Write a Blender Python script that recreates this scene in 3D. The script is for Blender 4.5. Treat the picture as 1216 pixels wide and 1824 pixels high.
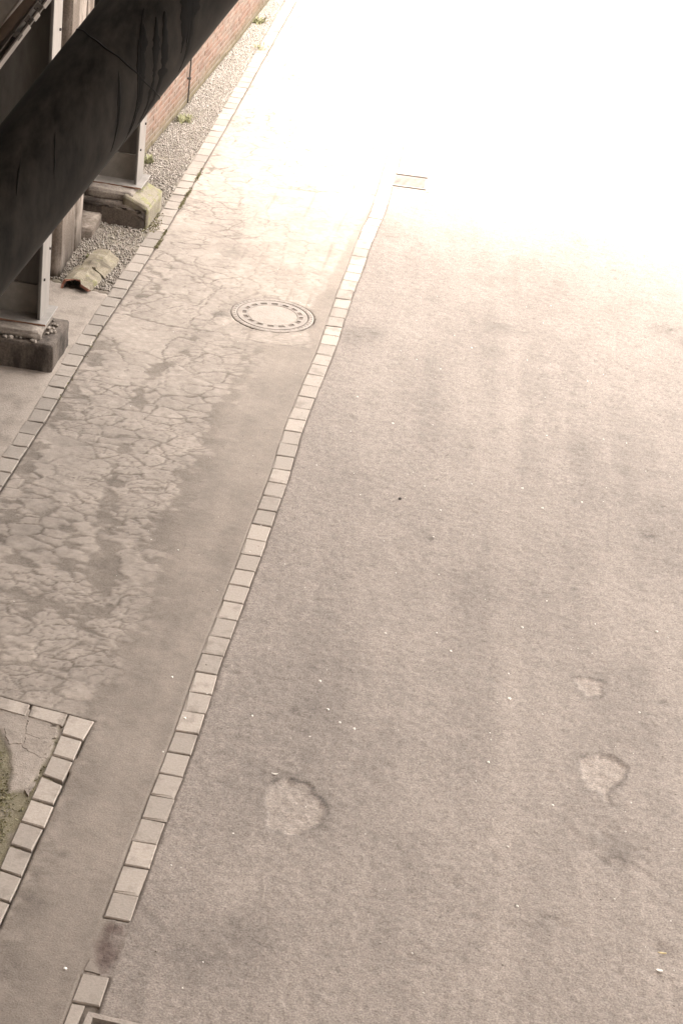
import bpy, bmesh, math, random
import numpy as np
from mathutils import Vector, Matrix

random.seed(7)
rng = np.random.default_rng(11)
for o in list(bpy.data.objects):
    bpy.data.objects.remove(o, do_unlink=True)
scene = bpy.context.scene
C = scene.collection

# ------------------------------------------------------------------ camera
CAM_H = 7.7587
cam_d = bpy.data.cameras.new('camera')
cam = bpy.data.objects.new('camera', cam_d)
C.objects.link(cam)
pitch, roll = math.radians(28.282), math.radians(7.318)
F = Vector((0, math.cos(pitch), -math.sin(pitch)))
R0 = Vector((1, 0, 0)); U0 = R0.cross(F)
R = math.cos(roll) * R0 + math.sin(roll) * U0
U = -math.sin(roll) * R0 + math.cos(roll) * U0
M = Matrix(((R.x, U.x, -F.x, 0), (R.y, U.y, -F.y, 0), (R.z, U.z, -F.z, CAM_H), (0, 0, 0, 1)))
cam.matrix_world = M
cam_d.sensor_fit = 'VERTICAL'
cam_d.sensor_height = 36
cam_d.lens = 3620.6 / 1824 * 36
cam_d.clip_start = 0.05
cam_d.clip_end = 2000
scene.camera = cam
scene.render.resolution_x, scene.render.resolution_y = 682, 1024

# ------------------------------------------------------------------ sky, sun, exposure
SUN_EL, SUN_AZ = math.radians(72), math.radians(205)      # azimuth clockwise from +Y
world = bpy.data.worlds.new('World')
scene.world = world
world.use_nodes = True
wn = world.node_tree
for n in list(wn.nodes): wn.nodes.remove(n)
sky = wn.nodes.new('ShaderNodeTexSky'); sky.sky_type = 'NISHITA'
sky.sun_disc = False
sky.sun_elevation = SUN_EL
sky.sun_rotation = SUN_AZ
sky.air_density = 1.0; sky.dust_density = 6.0; sky.ozone_density = 1.0
hsv = wn.nodes.new('ShaderNodeHueSaturation'); hsv.inputs['Saturation'].default_value = 0.10
bg = wn.nodes.new('ShaderNodeBackground'); bg.inputs['Strength'].default_value = 0.15
wo = wn.nodes.new('ShaderNodeOutputWorld')
wn.links.new(sky.outputs[0], hsv.inputs['Color'])
warm = wn.nodes.new('ShaderNodeMix'); warm.data_type = 'RGBA'; warm.blend_type = 'MULTIPLY'
warm.inputs[0].default_value = 1.0
warm.inputs[7].default_value = (1.045, .978, .905, 1)          # hazy, slightly warm overcast
wn.links.new(hsv.outputs[0], warm.inputs[6])
wn.links.new(warm.outputs[2], bg.inputs['Color'])
wn.links.new(bg.outputs[0], wo.inputs['Surface'])

sun_d = bpy.data.lights.new('sun', 'SUN')
sun_d.energy = 1.5
sun_d.angle = math.radians(22)
sun_d.color = (1.0, 0.955, 0.9)
sun = bpy.data.objects.new('sun', sun_d)
C.objects.link(sun)
sd = Vector((math.sin(SUN_AZ) * math.cos(SUN_EL), math.cos(SUN_AZ) * math.cos(SUN_EL), math.sin(SUN_EL)))
sun.rotation_euler = sd.to_track_quat('Z', 'Y').to_euler()

vs = scene.view_settings
scene.display_settings.display_device = 'sRGB'
vs.view_transform = 'Standard'
vs.look = 'None'
vs.gamma = 1
vs.use_curve_mapping = False
vs.exposure = 3.70
scene.render.engine = 'CYCLES'
try:
    scene.cycles.max_bounces = 8
    scene.cycles.diffuse_bounces = 5
except Exception:
    pass

# ------------------------------------------------------------------ helpers
def tag(o, label=None, cat=None, group=None, kind=None):
    if label: o['label'] = label
    if cat: o['category'] = cat
    if group: o['group'] = group
    if kind: o['kind'] = kind
    return o

def link(name, me, mat=None, parent=None):
    o = bpy.data.objects.new(name, me)
    C.objects.link(o)
    if mat is not None and me is not None and not me.materials:
        me.materials.append(mat)
    if parent is not None: o.parent = parent
    return o

def empty(name, loc, rz=0.0):
    o = bpy.data.objects.new(name, None)
    C.objects.link(o)
    o.location = loc; o.rotation_euler = (0, 0, rz)
    o.empty_display_size = 0.1
    return o

def mesh_from(name, v, f, smooth=False):
    me = bpy.data.meshes.new(name)
    me.from_pydata([tuple(p) for p in v], [], f)
    if smooth:
        for p in me.polygons: p.use_smooth = True
    me.update()
    return me

def obj(name, v, f, mat, parent=None, smooth=False):
    return link(name, mesh_from(name, v, f, smooth), mat, parent)

def box_mesh(name, lo, hi, bevel=0.0, seg=1, jitter=0.0):
    bm = bmesh.new()
    bmesh.ops.create_cube(bm, size=1)
    for v in bm.verts:
        v.co = Vector([lo[i] + (hi[i] - lo[i]) * (v.co[i] + .5) + random.uniform(-jitter, jitter) for i in range(3)])
    if bevel:
        bmesh.ops.bevel(bm, geom=list(bm.edges), offset=bevel, segments=seg, affect='EDGES')
    me = bpy.data.meshes.new(name)
    bm.to_mesh(me); bm.free()
    return me

def box(name, lo, hi, mat, parent=None, bevel=0.0, seg=1, jitter=0.0):
    return link(name, box_mesh(name, lo, hi, bevel, seg, jitter), mat, parent)

def rough_block(name, lo, hi, mat, parent=None, cuts=7, amp=0.008, bevel=0.012, seed=0, edit=None):
    """a cast block whose faces and arrises are worn and uneven"""
    bm = bmesh.new()
    bmesh.ops.create_cube(bm, size=1)
    for v in bm.verts:
        v.co = Vector([lo[i] + (hi[i] - lo[i]) * (v.co[i] + .5) for i in range(3)])
    bmesh.ops.bevel(bm, geom=list(bm.edges), offset=bevel, segments=2, affect='EDGES')
    bmesh.ops.subdivide_edges(bm, edges=[e for e in bm.edges if e.calc_length() > .06], cuts=cuts, use_grid_fill=True)
    bm.normal_update()
    P = np.array([v.co[:] for v in bm.verts])
    n1 = fbm(P[:, 0] * 9 + P[:, 2] * 7 + seed, P[:, 1] * 9 - P[:, 2] * 5, 3) - .5
    n2 = fbm(P[:, 0] * 30 + P[:, 2] * 27 + seed, P[:, 1] * 30 - P[:, 2] * 21, 2) - .5
    for v, a, b in zip(bm.verts, n1, n2):
        v.co += v.normal * float(a * amp * 2 + b * amp)
    if edit:
        for v in bm.verts: edit(v)
    me = bpy.data.meshes.new(name)
    bm.to_mesh(me); bm.free()
    for p in me.polygons: p.use_smooth = True
    return link(name, me, mat, parent)

# value noise, fbm and cell noise on arrays
def _hash(ix, iy, s):
    h = (ix.astype(np.int64) * 374761393 + iy.astype(np.int64) * 668265263 + s * 1442695041) & 0x7fffffff
    h = ((h ^ (h >> 13)) * 1274126177) & 0x7fffffff
    h = h ^ (h >> 16)
    return (h & 0xffff) / 65535.0

def vnoise(x, y, s=0):
    x = np.asarray(x, float); y = np.asarray(y, float)
    ix = np.floor(x); iy = np.floor(y)
    fx = x - ix; fy = y - iy
    ix = ix.astype(np.int64); iy = iy.astype(np.int64)
    fx = fx * fx * (3 - 2 * fx); fy = fy * fy * (3 - 2 * fy)
    a = _hash(ix, iy, s); b = _hash(ix + 1, iy, s); c = _hash(ix, iy + 1, s); d = _hash(ix + 1, iy + 1, s)
    return (a * (1 - fx) + b * fx) * (1 - fy) + (c * (1 - fx) + d * fx) * fy

def fbm(x, y, o=4, s=0):
    r = 0; a = .5; t = 0
    for k in range(o):
        r = r + a * vnoise(x * 2 ** k + 17.3 * k, y * 2 ** k - 9.1 * k, s + k); t += a; a *= .5
    return r / t

def cells(x, y, s=0):
    ix = np.floor(x).astype(np.int64); iy = np.floor(y).astype(np.int64)
    f1 = np.full(x.shape, 9.0); f2 = np.full(x.shape, 9.0); cid = np.zeros(x.shape)
    for dx in (-1, 0, 1):
        for dy in (-1, 0, 1):
            jx = ix + dx; jy = iy + dy
            px = jx + _hash(jx, jy, s); py = jy + _hash(jx, jy, s + 50)
            d = np.hypot(px - x, py - y)
            m = d < f1
            f2 = np.where(m, f1, np.minimum(f2, d))
            cid = np.where(m, _hash(jx, jy, s + 99), cid)
            f1 = np.where(m, d, f1)
    return f1, f2, cid

def sstep(a, b, x):
    t = np.clip((x - a) / (b - a), 0, 1)
    return t * t * (3 - 2 * t)

def pdist(x, y, pl):
    d = np.full(x.shape, 1e9)
    for (ax, ay), (bx, by) in zip(pl[:-1], pl[1:]):
        dx, dy = bx - ax, by - ay
        L = dx * dx + dy * dy
        t = np.clip(((x - ax) * dx + (y - ay) * dy) / L, 0, 1)
        d = np.minimum(d, np.hypot(x - ax - t * dx, y - ay - t * dy))
    return d

def sdpoly(x, y, pl):
    """signed distance to a closed outline, negative inside"""
    d = pdist(x, y, pl + [pl[0]])
    ins = np.zeros(x.shape, bool)
    n = len(pl)
    for i in range(n):
        ax, ay = pl[i]; bx, by = pl[(i + 1) % n]
        c = ((ay > y) != (by > y)) & (x < (bx - ax) * (y - ay) / (by - ay + 1e-12) + ax)
        ins ^= c
    return np.where(ins, -d, d)

def grid_mesh(name, X, Y, Z, mat, attrs=None, kind='structure', smooth=True):
    nv, nu = X.shape
    co = np.stack([X, Y, Z], -1).reshape(-1, 3).astype(np.float32)
    i = np.arange((nv - 1) * nu).reshape(nv - 1, nu)[:, :-1].ravel()
    q = np.stack([i, i + 1, i + nu + 1, i + nu], 1).astype(np.int32)
    me = bpy.data.meshes.new(name)
    me.vertices.add(len(co)); me.vertices.foreach_set('co', co.ravel())
    me.loops.add(q.size); me.loops.foreach_set('vertex_index', q.ravel())
    me.polygons.add(len(q))
    me.polygons.foreach_set('loop_start', np.arange(0, q.size, 4, dtype=np.int32))
    me.polygons.foreach_set('loop_total', np.full(len(q), 4, dtype=np.int32))
    me.update(calc_edges=True)
    if smooth: me.polygons.foreach_set('use_smooth', np.ones(len(q), bool))
    for k, a in (attrs or {}).items():
        at = me.attributes.new(k, 'FLOAT', 'POINT')
        at.data.foreach_set('value', np.asarray(a, np.float32).ravel())
    me.update()
    o = link(name, me, mat)
    if kind: o['kind'] = kind
    return o

def graded(a, lo, hi, b, step, grow=1.35, up_grow=1.022):
    mid = np.arange(lo, hi + step * .5, step)
    up = []; s = step; t = mid[-1]
    while t < b:
        s *= up_grow; t = min(b, t + s); up.append(t)
    dn = []; s = step; t = mid[0]
    while t > a:
        s *= grow; t = max(a, t - s); dn.append(t)
    return np.array(dn[::-1] + list(mid) + up)

# ------------------------------------------------------------------ materials
def new_mat(name):
    m = bpy.data.materials.new(name); m.use_nodes = True
    nt = m.node_tree
    b = nt.nodes['Principled BSDF']
    return m, nt, b

def noise_node(nt, scale, detail=4, rough=.6, coord='Object', vec=None, sx=(1, 1, 1)):
    n = nt.nodes.new('ShaderNodeTexNoise')
    n.inputs['Scale'].default_value = scale
    n.inputs['Detail'].default_value = detail
    n.inputs['Roughness'].default_value = rough
    if vec is None:
        if coord == 'World':
            g = nt.nodes.new('ShaderNodeNewGeometry'); src = g.outputs['Position']
        else:
            g = nt.nodes.new('ShaderNodeTexCoord'); src = g.outputs[coord]
        if sx != (1, 1, 1):
            mp = nt.nodes.new('ShaderNodeMapping'); mp.inputs['Scale'].default_value = sx
            nt.links.new(src, mp.inputs['Vector']); src = mp.outputs[0]
    else: src = vec
    nt.links.new(src, n.inputs['Vector'])
    return n.outputs['Fac']

def ramp(nt, fac, stops):
    r = nt.nodes.new('ShaderNodeValToRGB')
    e = r.color_ramp.elements
    while len(e) < len(stops): e.new(.5)
    for k, (p, c) in enumerate(stops):
        e[k].position = p
        e[k].color = (c[0], c[1], c[2], 1) if not isinstance(c, (int, float)) else (c, c, c, 1)
    nt.links.new(fac, r.inputs['Fac'])
    return r.outputs['Color']

def mix(nt, fac, a, b, mode='MIX'):
    m = nt.nodes.new('ShaderNodeMix'); m.data_type = 'RGBA'; m.blend_type = mode
    for s, v in ((m.inputs[0], fac), (m.inputs[6], a), (m.inputs[7], b)):
        if isinstance(v, (int, float)): s.default_value = v
        elif isinstance(v, tuple): s.default_value = (*v, 1)
        else: nt.links.new(v, s)
    return m.outputs[2]

def math_n(nt, op, a, b=None):
    m = nt.nodes.new('ShaderNodeMath'); m.operation = op
    for s, v in zip(m.inputs, (a, b)):
        if v is None: continue
        if isinstance(v, (int, float)): s.default_value = v
        else: nt.links.new(v, s)
    return m.outputs[0]

def attr(nt, name):
    a = nt.nodes.new('ShaderNodeAttribute'); a.attribute_name = name
    return a.outputs['Fac']

def bump(nt, b, h, strength=.5, dist=.01):
    n = nt.nodes.new('ShaderNodeBump')
    n.inputs['Strength'].default_value = strength
    n.inputs['Distance'].default_value = dist
    nt.links.new(h, n.inputs['Height'])
    nt.links.new(n.outputs[0], b.inputs['Normal'])

def obj_random(nt):
    n = nt.nodes.new('ShaderNodeObjectInfo')
    return n.outputs['Random']

# road asphalt: dusty, worn, with grit
def stone_node(nt, scale):
    v = nt.nodes.new('ShaderNodeTexVoronoi'); v.inputs['Scale'].default_value = scale
    g = nt.nodes.new('ShaderNodeTexCoord'); nt.links.new(g.outputs['Object'], v.inputs['Vector'])
    sp = nt.nodes.new('ShaderNodeSeparateColor'); nt.links.new(v.outputs['Color'], sp.inputs[0])
    return sp.outputs[0], v.outputs['Distance']

def make_asphalt():
    m, nt, b = new_mat('worn_asphalt')
    stone, sdist = stone_node(nt, 90)
    fine = math_n(nt, 'ADD', math_n(nt, 'MULTIPLY', noise_node(nt, 75, 3, .7), .88), math_n(nt, 'MULTIPLY', stone, .12))
    mid = noise_node(nt, 22, 4, .65)
    big = noise_node(nt, 1.1, 4, .55)
    c = ramp(nt, fine, [(.28, (.135, .116, .102)), (.5, (.235, .203, .179)), (.72, (.335, .292, .26))])
    c = mix(nt, 1.0, c, ramp(nt, mid, [(.3, .88), (.7, 1.1)]), 'MULTIPLY')
    c = mix(nt, 1.0, c, ramp(nt, big, [(.3, .94), (.7, 1.05)]), 'MULTIPLY')
    tone = attr(nt, 'tone')
    c = mix(nt, 1.0, c, ramp(nt, tone, [(0, .42), (.5, 1.0), (1, (1.45, 1.45, 1.44))]), 'MULTIPLY')
    c = mix(nt, attr(nt, 'soil'), c, ramp(nt, mid, [(.3, (.12, .101, .085)), (.7, (.185, .158, .134))]))
    c = mix(nt, attr(nt, 'red'), c, ramp(nt, mid, [(.3, (.07, .05, .043)), (.7, (.15, .115, .1))]))
    nt.links.new(c, b.inputs['Base Color'])
    b.inputs['Roughness'].default_value = .88
    b.inputs['Specular IOR Level'].default_value = .3
    h = math_n(nt, 'ADD', math_n(nt, 'MULTIPLY', fine, .6), math_n(nt, 'MULTIPLY', mid, .8))
    bump(nt, b, h, .55, .010)
    return m

def make_lane():
    m, nt, b = new_mat('cracked_old_paving')
    fine = noise_node(nt, 85, 3, .7)
    mid = noise_node(nt, 14, 5, .65)
    big = noise_node(nt, 1.6, 3, .5)
    plate = ramp(nt, mid, [(.28, (.235, .202, .174)), (.72, (.33, .288, .252))])
    dirt = ramp(nt, fine, [(.3, (.115, .097, .081)), (.7, (.215, .184, .157))])
    c = mix(nt, attr(nt, 'dirt'), plate, dirt)
    smooth = ramp(nt, fine, [(.3, (.168, .143, .122)), (.7, (.275, .237, .205))])
    c = mix(nt, attr(nt, 'smooth'), c, smooth)
    c = mix(nt, 1.0, c, ramp(nt, attr(nt, 'tone'), [(0, .42), (.5, 1.0), (1, (1.45, 1.45, 1.44))]), 'MULTIPLY')
    c = mix(nt, 1.0, c, ramp(nt, big, [(.3, .9), (.7, 1.08)]), 'MULTIPLY')
    c = mix(nt, attr(nt, 'soil'), c, ramp(nt, mid, [(.3, (.10, .084, .07)), (.7, (.165, .14, .118))]))
    c = mix(nt, attr(nt, 'red'), c, ramp(nt, mid, [(.3, (.07, .05, .043)), (.7, (.15, .115, .1))]))
    nt.links.new(c, b.inputs['Base Color'])
    b.inputs['Roughness'].default_value = .9
    b.inputs['Specular IOR Level'].default_value = .25
    h = math_n(nt, 'ADD', math_n(nt, 'MULTIPLY', fine, .5), math_n(nt, 'MULTIPLY', mid, .8))
    bump(nt, b, h, .55, .01)
    return m

def make_block(name='gutter_block_concrete', k=1.0):
    m, nt, b = new_mat(name)
    rnd = obj_random(nt)
    fine = noise_node(nt, 60, 4, .65, 'World')
    blot = noise_node(nt, 7, 5, .62, 'World')
    edge = noise_node(nt, 2.2, 3, .5, 'World')
    c = ramp(nt, fine, [(.25, (.315 * k, .275 * k, .238 * k)), (.75, (.415 * k, .366 * k, .322 * k))])
    c = mix(nt, 1.0, c, ramp(nt, rnd, [(0, .8), (1, 1.08)]), 'MULTIPLY')
    st = ramp(nt, math_n(nt, 'ADD', math_n(nt, 'MULTIPLY', blot, .7), math_n(nt, 'MULTIPLY', edge, .3)), [(.52, 0), (.62, 1)])
    c = mix(nt, math_n(nt, 'MULTIPLY', st, .55), c, (.19, .162, .139))
    tc = nt.nodes.new('ShaderNodeTexCoord'); sp = nt.nodes.new('ShaderNodeSeparateXYZ')
    nt.links.new(tc.outputs['Object'], sp.inputs[0])
    ex = math_n(nt, 'DIVIDE', math_n(nt, 'ABSOLUTE', sp.outputs['X']), .078)
    ey = math_n(nt, 'DIVIDE', math_n(nt, 'ABSOLUTE', sp.outputs['Y']), .116)
    ed = math_n(nt, 'MAXIMUM', ex, ey)
    wear = noise_node(nt, 16, 5, .7, 'World')
    es = math_n(nt, 'ADD', math_n(nt, 'MULTIPLY', ed, .5), math_n(nt, 'ADD', wear, math_n(nt, 'MULTIPLY', edge, .4)))
    c = mix(nt, ramp(nt, math_n(nt, 'MULTIPLY', es, .6), [(.72, 0), (.86, .7)]), c, (.17, .145, .123))
    nt.links.new(c, b.inputs['Base Color'])
    b.inputs['Roughness'].default_value = .82
    b.inputs['Specular IOR Level'].default_value = .3
    bump(nt, b, math_n(nt, 'ADD', fine, math_n(nt, 'MULTIPLY', blot, .5)), .35, .006)
    return m

def make_concrete(name, lo, hi, stain=(.12, .1, .085), amount=.5, moss=0.0, vertical=False, rough=.88):
    m, nt, b = new_mat(name)
    fine = noise_node(nt, 55, 5, .65, 'World')
    blot = noise_node(nt, 5, 6, .65, 'World', sx=(1, 1, .35) if vertical else (1, 1, 1))
    c = ramp(nt, fine, [(.25, lo), (.75, hi)])
    c = mix(nt, math_n(nt, 'MULTIPLY', ramp(nt, blot, [(.47, 0), (.62, 1)]), amount), c, stain)
    if moss:
        mo = noise_node(nt, 9, 5, .7, 'World')
        c = mix(nt, ramp(nt, mo, [(.62 - moss * .3, 0), (.72 - moss * .25, .85)]), c,
                ramp(nt, fine, [(.3, (.13, .13, .05)), (.7, (.27, .26, .12))]))
    nt.links.new(c, b.inputs['Base Color'])
    b.inputs['Roughness'].default_value = rough
    b.inputs['Specular IOR Level'].default_value = .25
    bump(nt, b, math_n(nt, 'ADD', fine, math_n(nt, 'MULTIPLY', blot, .8)), .5, .012)
    return m

def make_paint(name, col, rough=.55, var=.2, metallic=0.0, spec=.4, streak=False):
    m, nt, b = new_mat(name)
    n = noise_node(nt, 9, 5, .65, 'World', sx=(1, 1, .25) if streak else (1, 1, 1))
    f = noise_node(nt, 70, 3, .6, 'World')
    c = ramp(nt, n, [(.3, tuple(v * (1 - var) for v in col)), (.7, tuple(v * (1 + var) for v in col))])
    nt.links.new(c, b.inputs['Base Color'])
    nt.links.new(ramp(nt, n, [(.3, max(.05, rough - .08)), (.7, min(1, rough + .1))]), b.inputs['Roughness'])
    b.inputs['Metallic'].default_value = metallic
    b.inputs['Specular IOR Level'].default_value = spec
    bump(nt, b, f, .12, .003)
    return m

def make_brick():
    m, nt, b = new_mat('brick_face')
    rnd = obj_random(nt)
    sh = attr(nt, 'shade')
    fine = noise_node(nt, 90, 4, .65, 'World')
    blot = noise_node(nt, 3.4, 5, .65, 'World')
    k = math_n(nt, 'FRACT', math_n(nt, 'ADD', rnd, sh))
    c = ramp(nt, k, [(0, (.14, .075, .055)), (.3, (.21, .112, .08)), (.7, (.25, .14, .1)), (1, (.16, .11, .088))])
    c = mix(nt, 1.0, c, ramp(nt, fine, [(.3, .78), (.7, 1.15)]), 'MULTIPLY')
    wash = ramp(nt, blot, [(.40, .15), (.62, .85)])
    c = mix(nt, wash, c, (.235, .185, .15))
    # splash zone: earth and algae on the lowest courses
    g = nt.nodes.new('ShaderNodeNewGeometry'); sp = nt.nodes.new('ShaderNodeSeparateXYZ')
    nt.links.new(g.outputs['Position'], sp.inputs[0])
    low = math_n(nt, 'ADD', sp.outputs['Z'], math_n(nt, 'MULTIPLY', blot, .35))
    c = mix(nt, ramp(nt, low, [(.2, .8), (.42, 0)]), c, (.15, .135, .085))
    nt.links.new(c, b.inputs['Base Color'])
    b.inputs['Roughness'].default_value = .9
    b.inputs['Specular IOR Level'].default_value = .2
    bump(nt, b, fine, .6, .008)
    return m

def make_gravel():
    m, nt, b = new_mat('gravel_stone')
    sh = attr(nt, 'shade')
    fine = noise_node(nt, 80, 3, .6, 'World')
    c = ramp(nt, sh, [(0, (.215, .188, .16)), (.5, (.27, .238, .205)), (.9, (.325, .29, .253)), (.96, (.36, .33, .3)), (1.0, (.8, .77, .72))])
    c = mix(nt, 1.0, c, ramp(nt, fine, [(.3, .8), (.7, 1.15)]), 'MULTIPLY')
    nt.links.new(c, b.inputs['Base Color'])
    b.inputs['Roughness'].default_value = .85
    return m

def make_leaf(name, a, bcol):
    m, nt, b = new_mat(name)
    n = noise_node(nt, 30, 3, .6, 'World')
    nt.links.new(ramp(nt, n, [(.3, a), (.7, bcol)]), b.inputs['Base Color'])
    b.inputs['Roughness'].default_value = .65
    b.inputs['Specular IOR Level'].default_value = .2
    return m

MAT = dict(
    edging=make_block('edging_block_concrete', .76),
    asphalt=make_asphalt(), lane=make_lane(), block=make_block(), brick=make_brick(), gravel=make_gravel(),
    apron=make_concrete('apron_concrete', (.235, .2, .172), (.33, .288, .25), (.16, .135, .115), .55),
    bed=make_concrete('gravel_bed_soil', (.18, .155, .13), (.265, .23, .195), (.19, .175, .12), .6),
    plinth=make_concrete('plinth_concrete', (.06, .048, .04), (.15, .124, .104), (.024, .019, .016), .85, vertical=True),
    plinth_moss=make_concrete('mossy_plinth_concrete', (.17, .15, .115), (.28, .245, .195), (.12, .105, .07), .5, moss=.42),
    mortar_rubble=make_concrete('rubble_mortar', (.15, .128, .108), (.33, .288, .25), (.1, .083, .07), .6),
    plaster=make_concrete('flaking_plaster', (.10, .08, .064), (.19, .155, .128), (.36, .31, .27), .8, vertical=True),
    mortar=make_concrete('brick_mortar', (.2, .17, .145), (.31, .268, .23), (.14, .12, .095), .5),
    dark_wall=make_concrete('recess_shade_wall', (.03, .026, .023), (.06, .052, .045), (.02, .017, .015), .6),  # near-black colour stands in for the shade of the recess
    soffit=make_concrete('shade_roof_concrete', (.24, .21, .185), (.33, .29, .26), (.2, .17, .15), .4),
    patch_dark=make_concrete('reddish_mortar_fill', (.105, .078, .068), (.18, .14, .122), (.07, .05, .045), .7),
    infill=make_concrete('cover_concrete', (.29, .253, .222), (.37, .328, .292), (.25, .216, .188), .5),
    iron=make_paint('worn_cast_iron', (.27, .236, .207), .62, .25, 0.1, .35),
    dark_iron=make_paint('rusted_dark_iron', (.05, .042, .037), .7, .3),
    pit=make_paint('drain_pit', (.02, .019, .018), .9, .2),
    slot_dirt=make_paint('dirt_in_slots', (.15, .126, .107), .9, .3),
    pipe=make_paint('bitumen_coated_pipe', (.0175, .0153, .013), .72, .75, 0, .16, True),
    tar=make_paint('fresh_tar', (.0045, .004, .0036), .6, .2, 0, .12),
    pale_steel=make_paint('pale_and_lit_steel', (.235, .217, .2), .55, .25, .1, .35, True),  # pale colour also gives the column flanges their lit side
    steel=make_paint('dark_and_shaded_steel', (.105, .097, .088), .6, .3, 0, .35, True),  # dark colour includes the shade on the column webs
    rust=make_paint('rusty_plate_edge', (.19, .1, .065), .8, .35),
    brown=make_paint('brown_primed_steel', (.085, .062, .045), .65, .3),
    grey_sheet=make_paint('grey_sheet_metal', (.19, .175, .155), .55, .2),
    clay=make_concrete('mossy_clay', (.16, .135, .1), (.26, .228, .17), (.085, .07, .052), .75, moss=.12),
    terracotta=make_paint('broken_terracotta', (.28, .13, .09), .85, .2),
    dark_hollow=make_paint('dark_hollow_clay', (.05, .043, .037), .9, .3),  # inner faces of the clay channel, darker than its outside
    moss=make_leaf('moss_green', (.125, .115, .058), (.225, .205, .115)),
    leaf=make_leaf('weed_leaf', (.19, .19, .10), (.3, .29, .175)),
    scrap=make_paint('pale_scrap', (.72, .68, .62), .7, .1),
    dead_leaf=make_paint('dry_leaf', (.5, .4, .22), .8, .2),
    dark_stone=make_paint('dark_stone', (.05, .043, .038), .85, .3),
)

# ------------------------------------------------------------------ lines of the place (metres)
ROW2 = [(21.794, -.006), (21.533, -.018), (21.30, -.045), (21.066, -.073), (20.833, -.1), (20.585, -.125), (20.337, -.142), (20.095, -.155), (19.835, -.174),
        (19.616, -.184), (19.381, -.221), (19.119, -.241), (18.879, -.251), (18.629, -.271), (18.392, -.288), (18.165, -.301), (17.934, -.313), (17.699, -.328),
        (17.46, -.344), (17.216, -.368), (16.982, -.401), (16.734, -.42), (16.493, -.443), (16.246, -.465), (16.015, -.485), (15.765, -.51), (15.519, -.518),
        (15.275, -.521), (15.029, -.536), (14.779, -.553), (14.53, -.575), (14.286, -.591), (14.034, -.61), (13.784, -.628), (13.547, -.648), (13.303, -.667),
        (13.063, -.682), (12.816, -.704), (12.572, -.725), (12.319, -.749), (12.078, -.769), (11.829, -.79), (11.574, -.798), (11.339, -.811), (11.094, -.824),
        (10.847, -.846), (10.604, -.865), (10.365, -.889), (10.117, -.913), (9.885, -.93), (9.642, -.946), (9.384, -.966), (9.149, -.991), (8.91, -1.007),
        (8.67, -1.022), (8.422, -1.037)]
ROW2 = [(21.794 + .243 * k, -.006 + .012 * k) for k in range(48, 0, -1)] + ROW2 + [(8.422 - .243 * k, -1.037 - .019 * k) for k in range(1, 12)]
_x = np.array([q[1] for q in ROW2])
for _ in range(2): _x[1:-1] = .25 * _x[:-2] + .5 * _x[1:-1] + .25 * _x[2:]
ROW2 = [(q[0], float(x)) for q, x in zip(ROW2, _x)]
_r2 = np.array(ROW2)[::-1]
def row2x(y): return np.interp(y, _r2[:, 0], _r2[:, 1])
ROW1P = np.array([(6, -3.36), (12.0, -2.93), (14.584, -2.727), (15.537, -2.647), (16.482, -2.588), (17.446, -2.515), (18.386, -2.429), (19.306, -2.35), (20.4, -2.27), (21.56, -2.2),
                  (23.47, -2.08), (26.2, -1.93), (30.2, -1.71), (34, -1.5), (60, .1)])
def row1x(y): return np.interp(y, ROW1P[:, 0], ROW1P[:, 1])
WALLP = np.array([(6, -4.6), (18, -3.2), (21.5, -2.86), (22.55, -2.76), (24.41, -2.56), (27.72, -2.22), (30, -2.02), (34, -1.62), (60, 1.0)])
def wallx(y): return np.interp(y, WALLP[:, 0], WALLP[:, 1])
GRATES = [(0.275, 22.66, -.03), (-0.801, 8.055, -.139)]          # gully centres, turn
MANHOLE = (-0.905, 18.235)
ISLAND = [(-1.445, 11.085), (-1.625, 11.125), (-1.885, 11.18), (-2.105, 11.235), (-2.75, 11.38), (-2.75, 6.5), (-1.85, 6.5), (-1.605, 9.2), (-1.55, 9.9), (-1.5, 10.6)]

# ------------------------------------------------------------------ ground sheet
bm = bmesh.new()
bmesh.ops.create_grid(bm, x_segments=1, y_segments=1, size=600)
me = bpy.data.meshes.new('ground'); bm.to_mesh(me); bm.free()
g = link('ground', me, MAT['apron']); g.location = (0, 0, -.16); g['kind'] = 'structure'

# ------------------------------------------------------------------ road
POT1 = [(-.19, 10.66), (-.13, 10.75), (-.06, 10.71), (.03, 10.62), (.13, 10.49), (.14, 10.31), (.08, 10.26), (0, 10.17), (-.07, 10.14), (-.18, 10.20), (-.235, 10.32), (-.25, 10.45), (-.23, 10.56)]
POT2 = [(1.79, 11.38), (1.91, 11.47), (2.03, 11.47), (2.11, 11.37), (2.07, 11.18), (2.0, 11.04), (1.97, 10.91), (1.93, 10.99), (1.84, 11.04), (1.81, 11.19)]
POT3 = [(1.78, 12.39), (1.9, 12.4), (2.0, 12.37), (1.98, 12.22), (1.93, 12.15), (1.85, 12.22)]
def gully_dip(x, y, Z, soil):
    for gx, gy, ga in GRATES:
        lx = (x - gx) * math.cos(ga) + (y - gy) * math.sin(ga); ly = -(x - gx) * math.sin(ga) + (y - gy) * math.cos(ga)
        inside = (np.abs(lx) < .245) & (np.abs(ly) < .265)
        Z = np.where(inside, -.14, Z)
    return Z, soil

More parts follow.
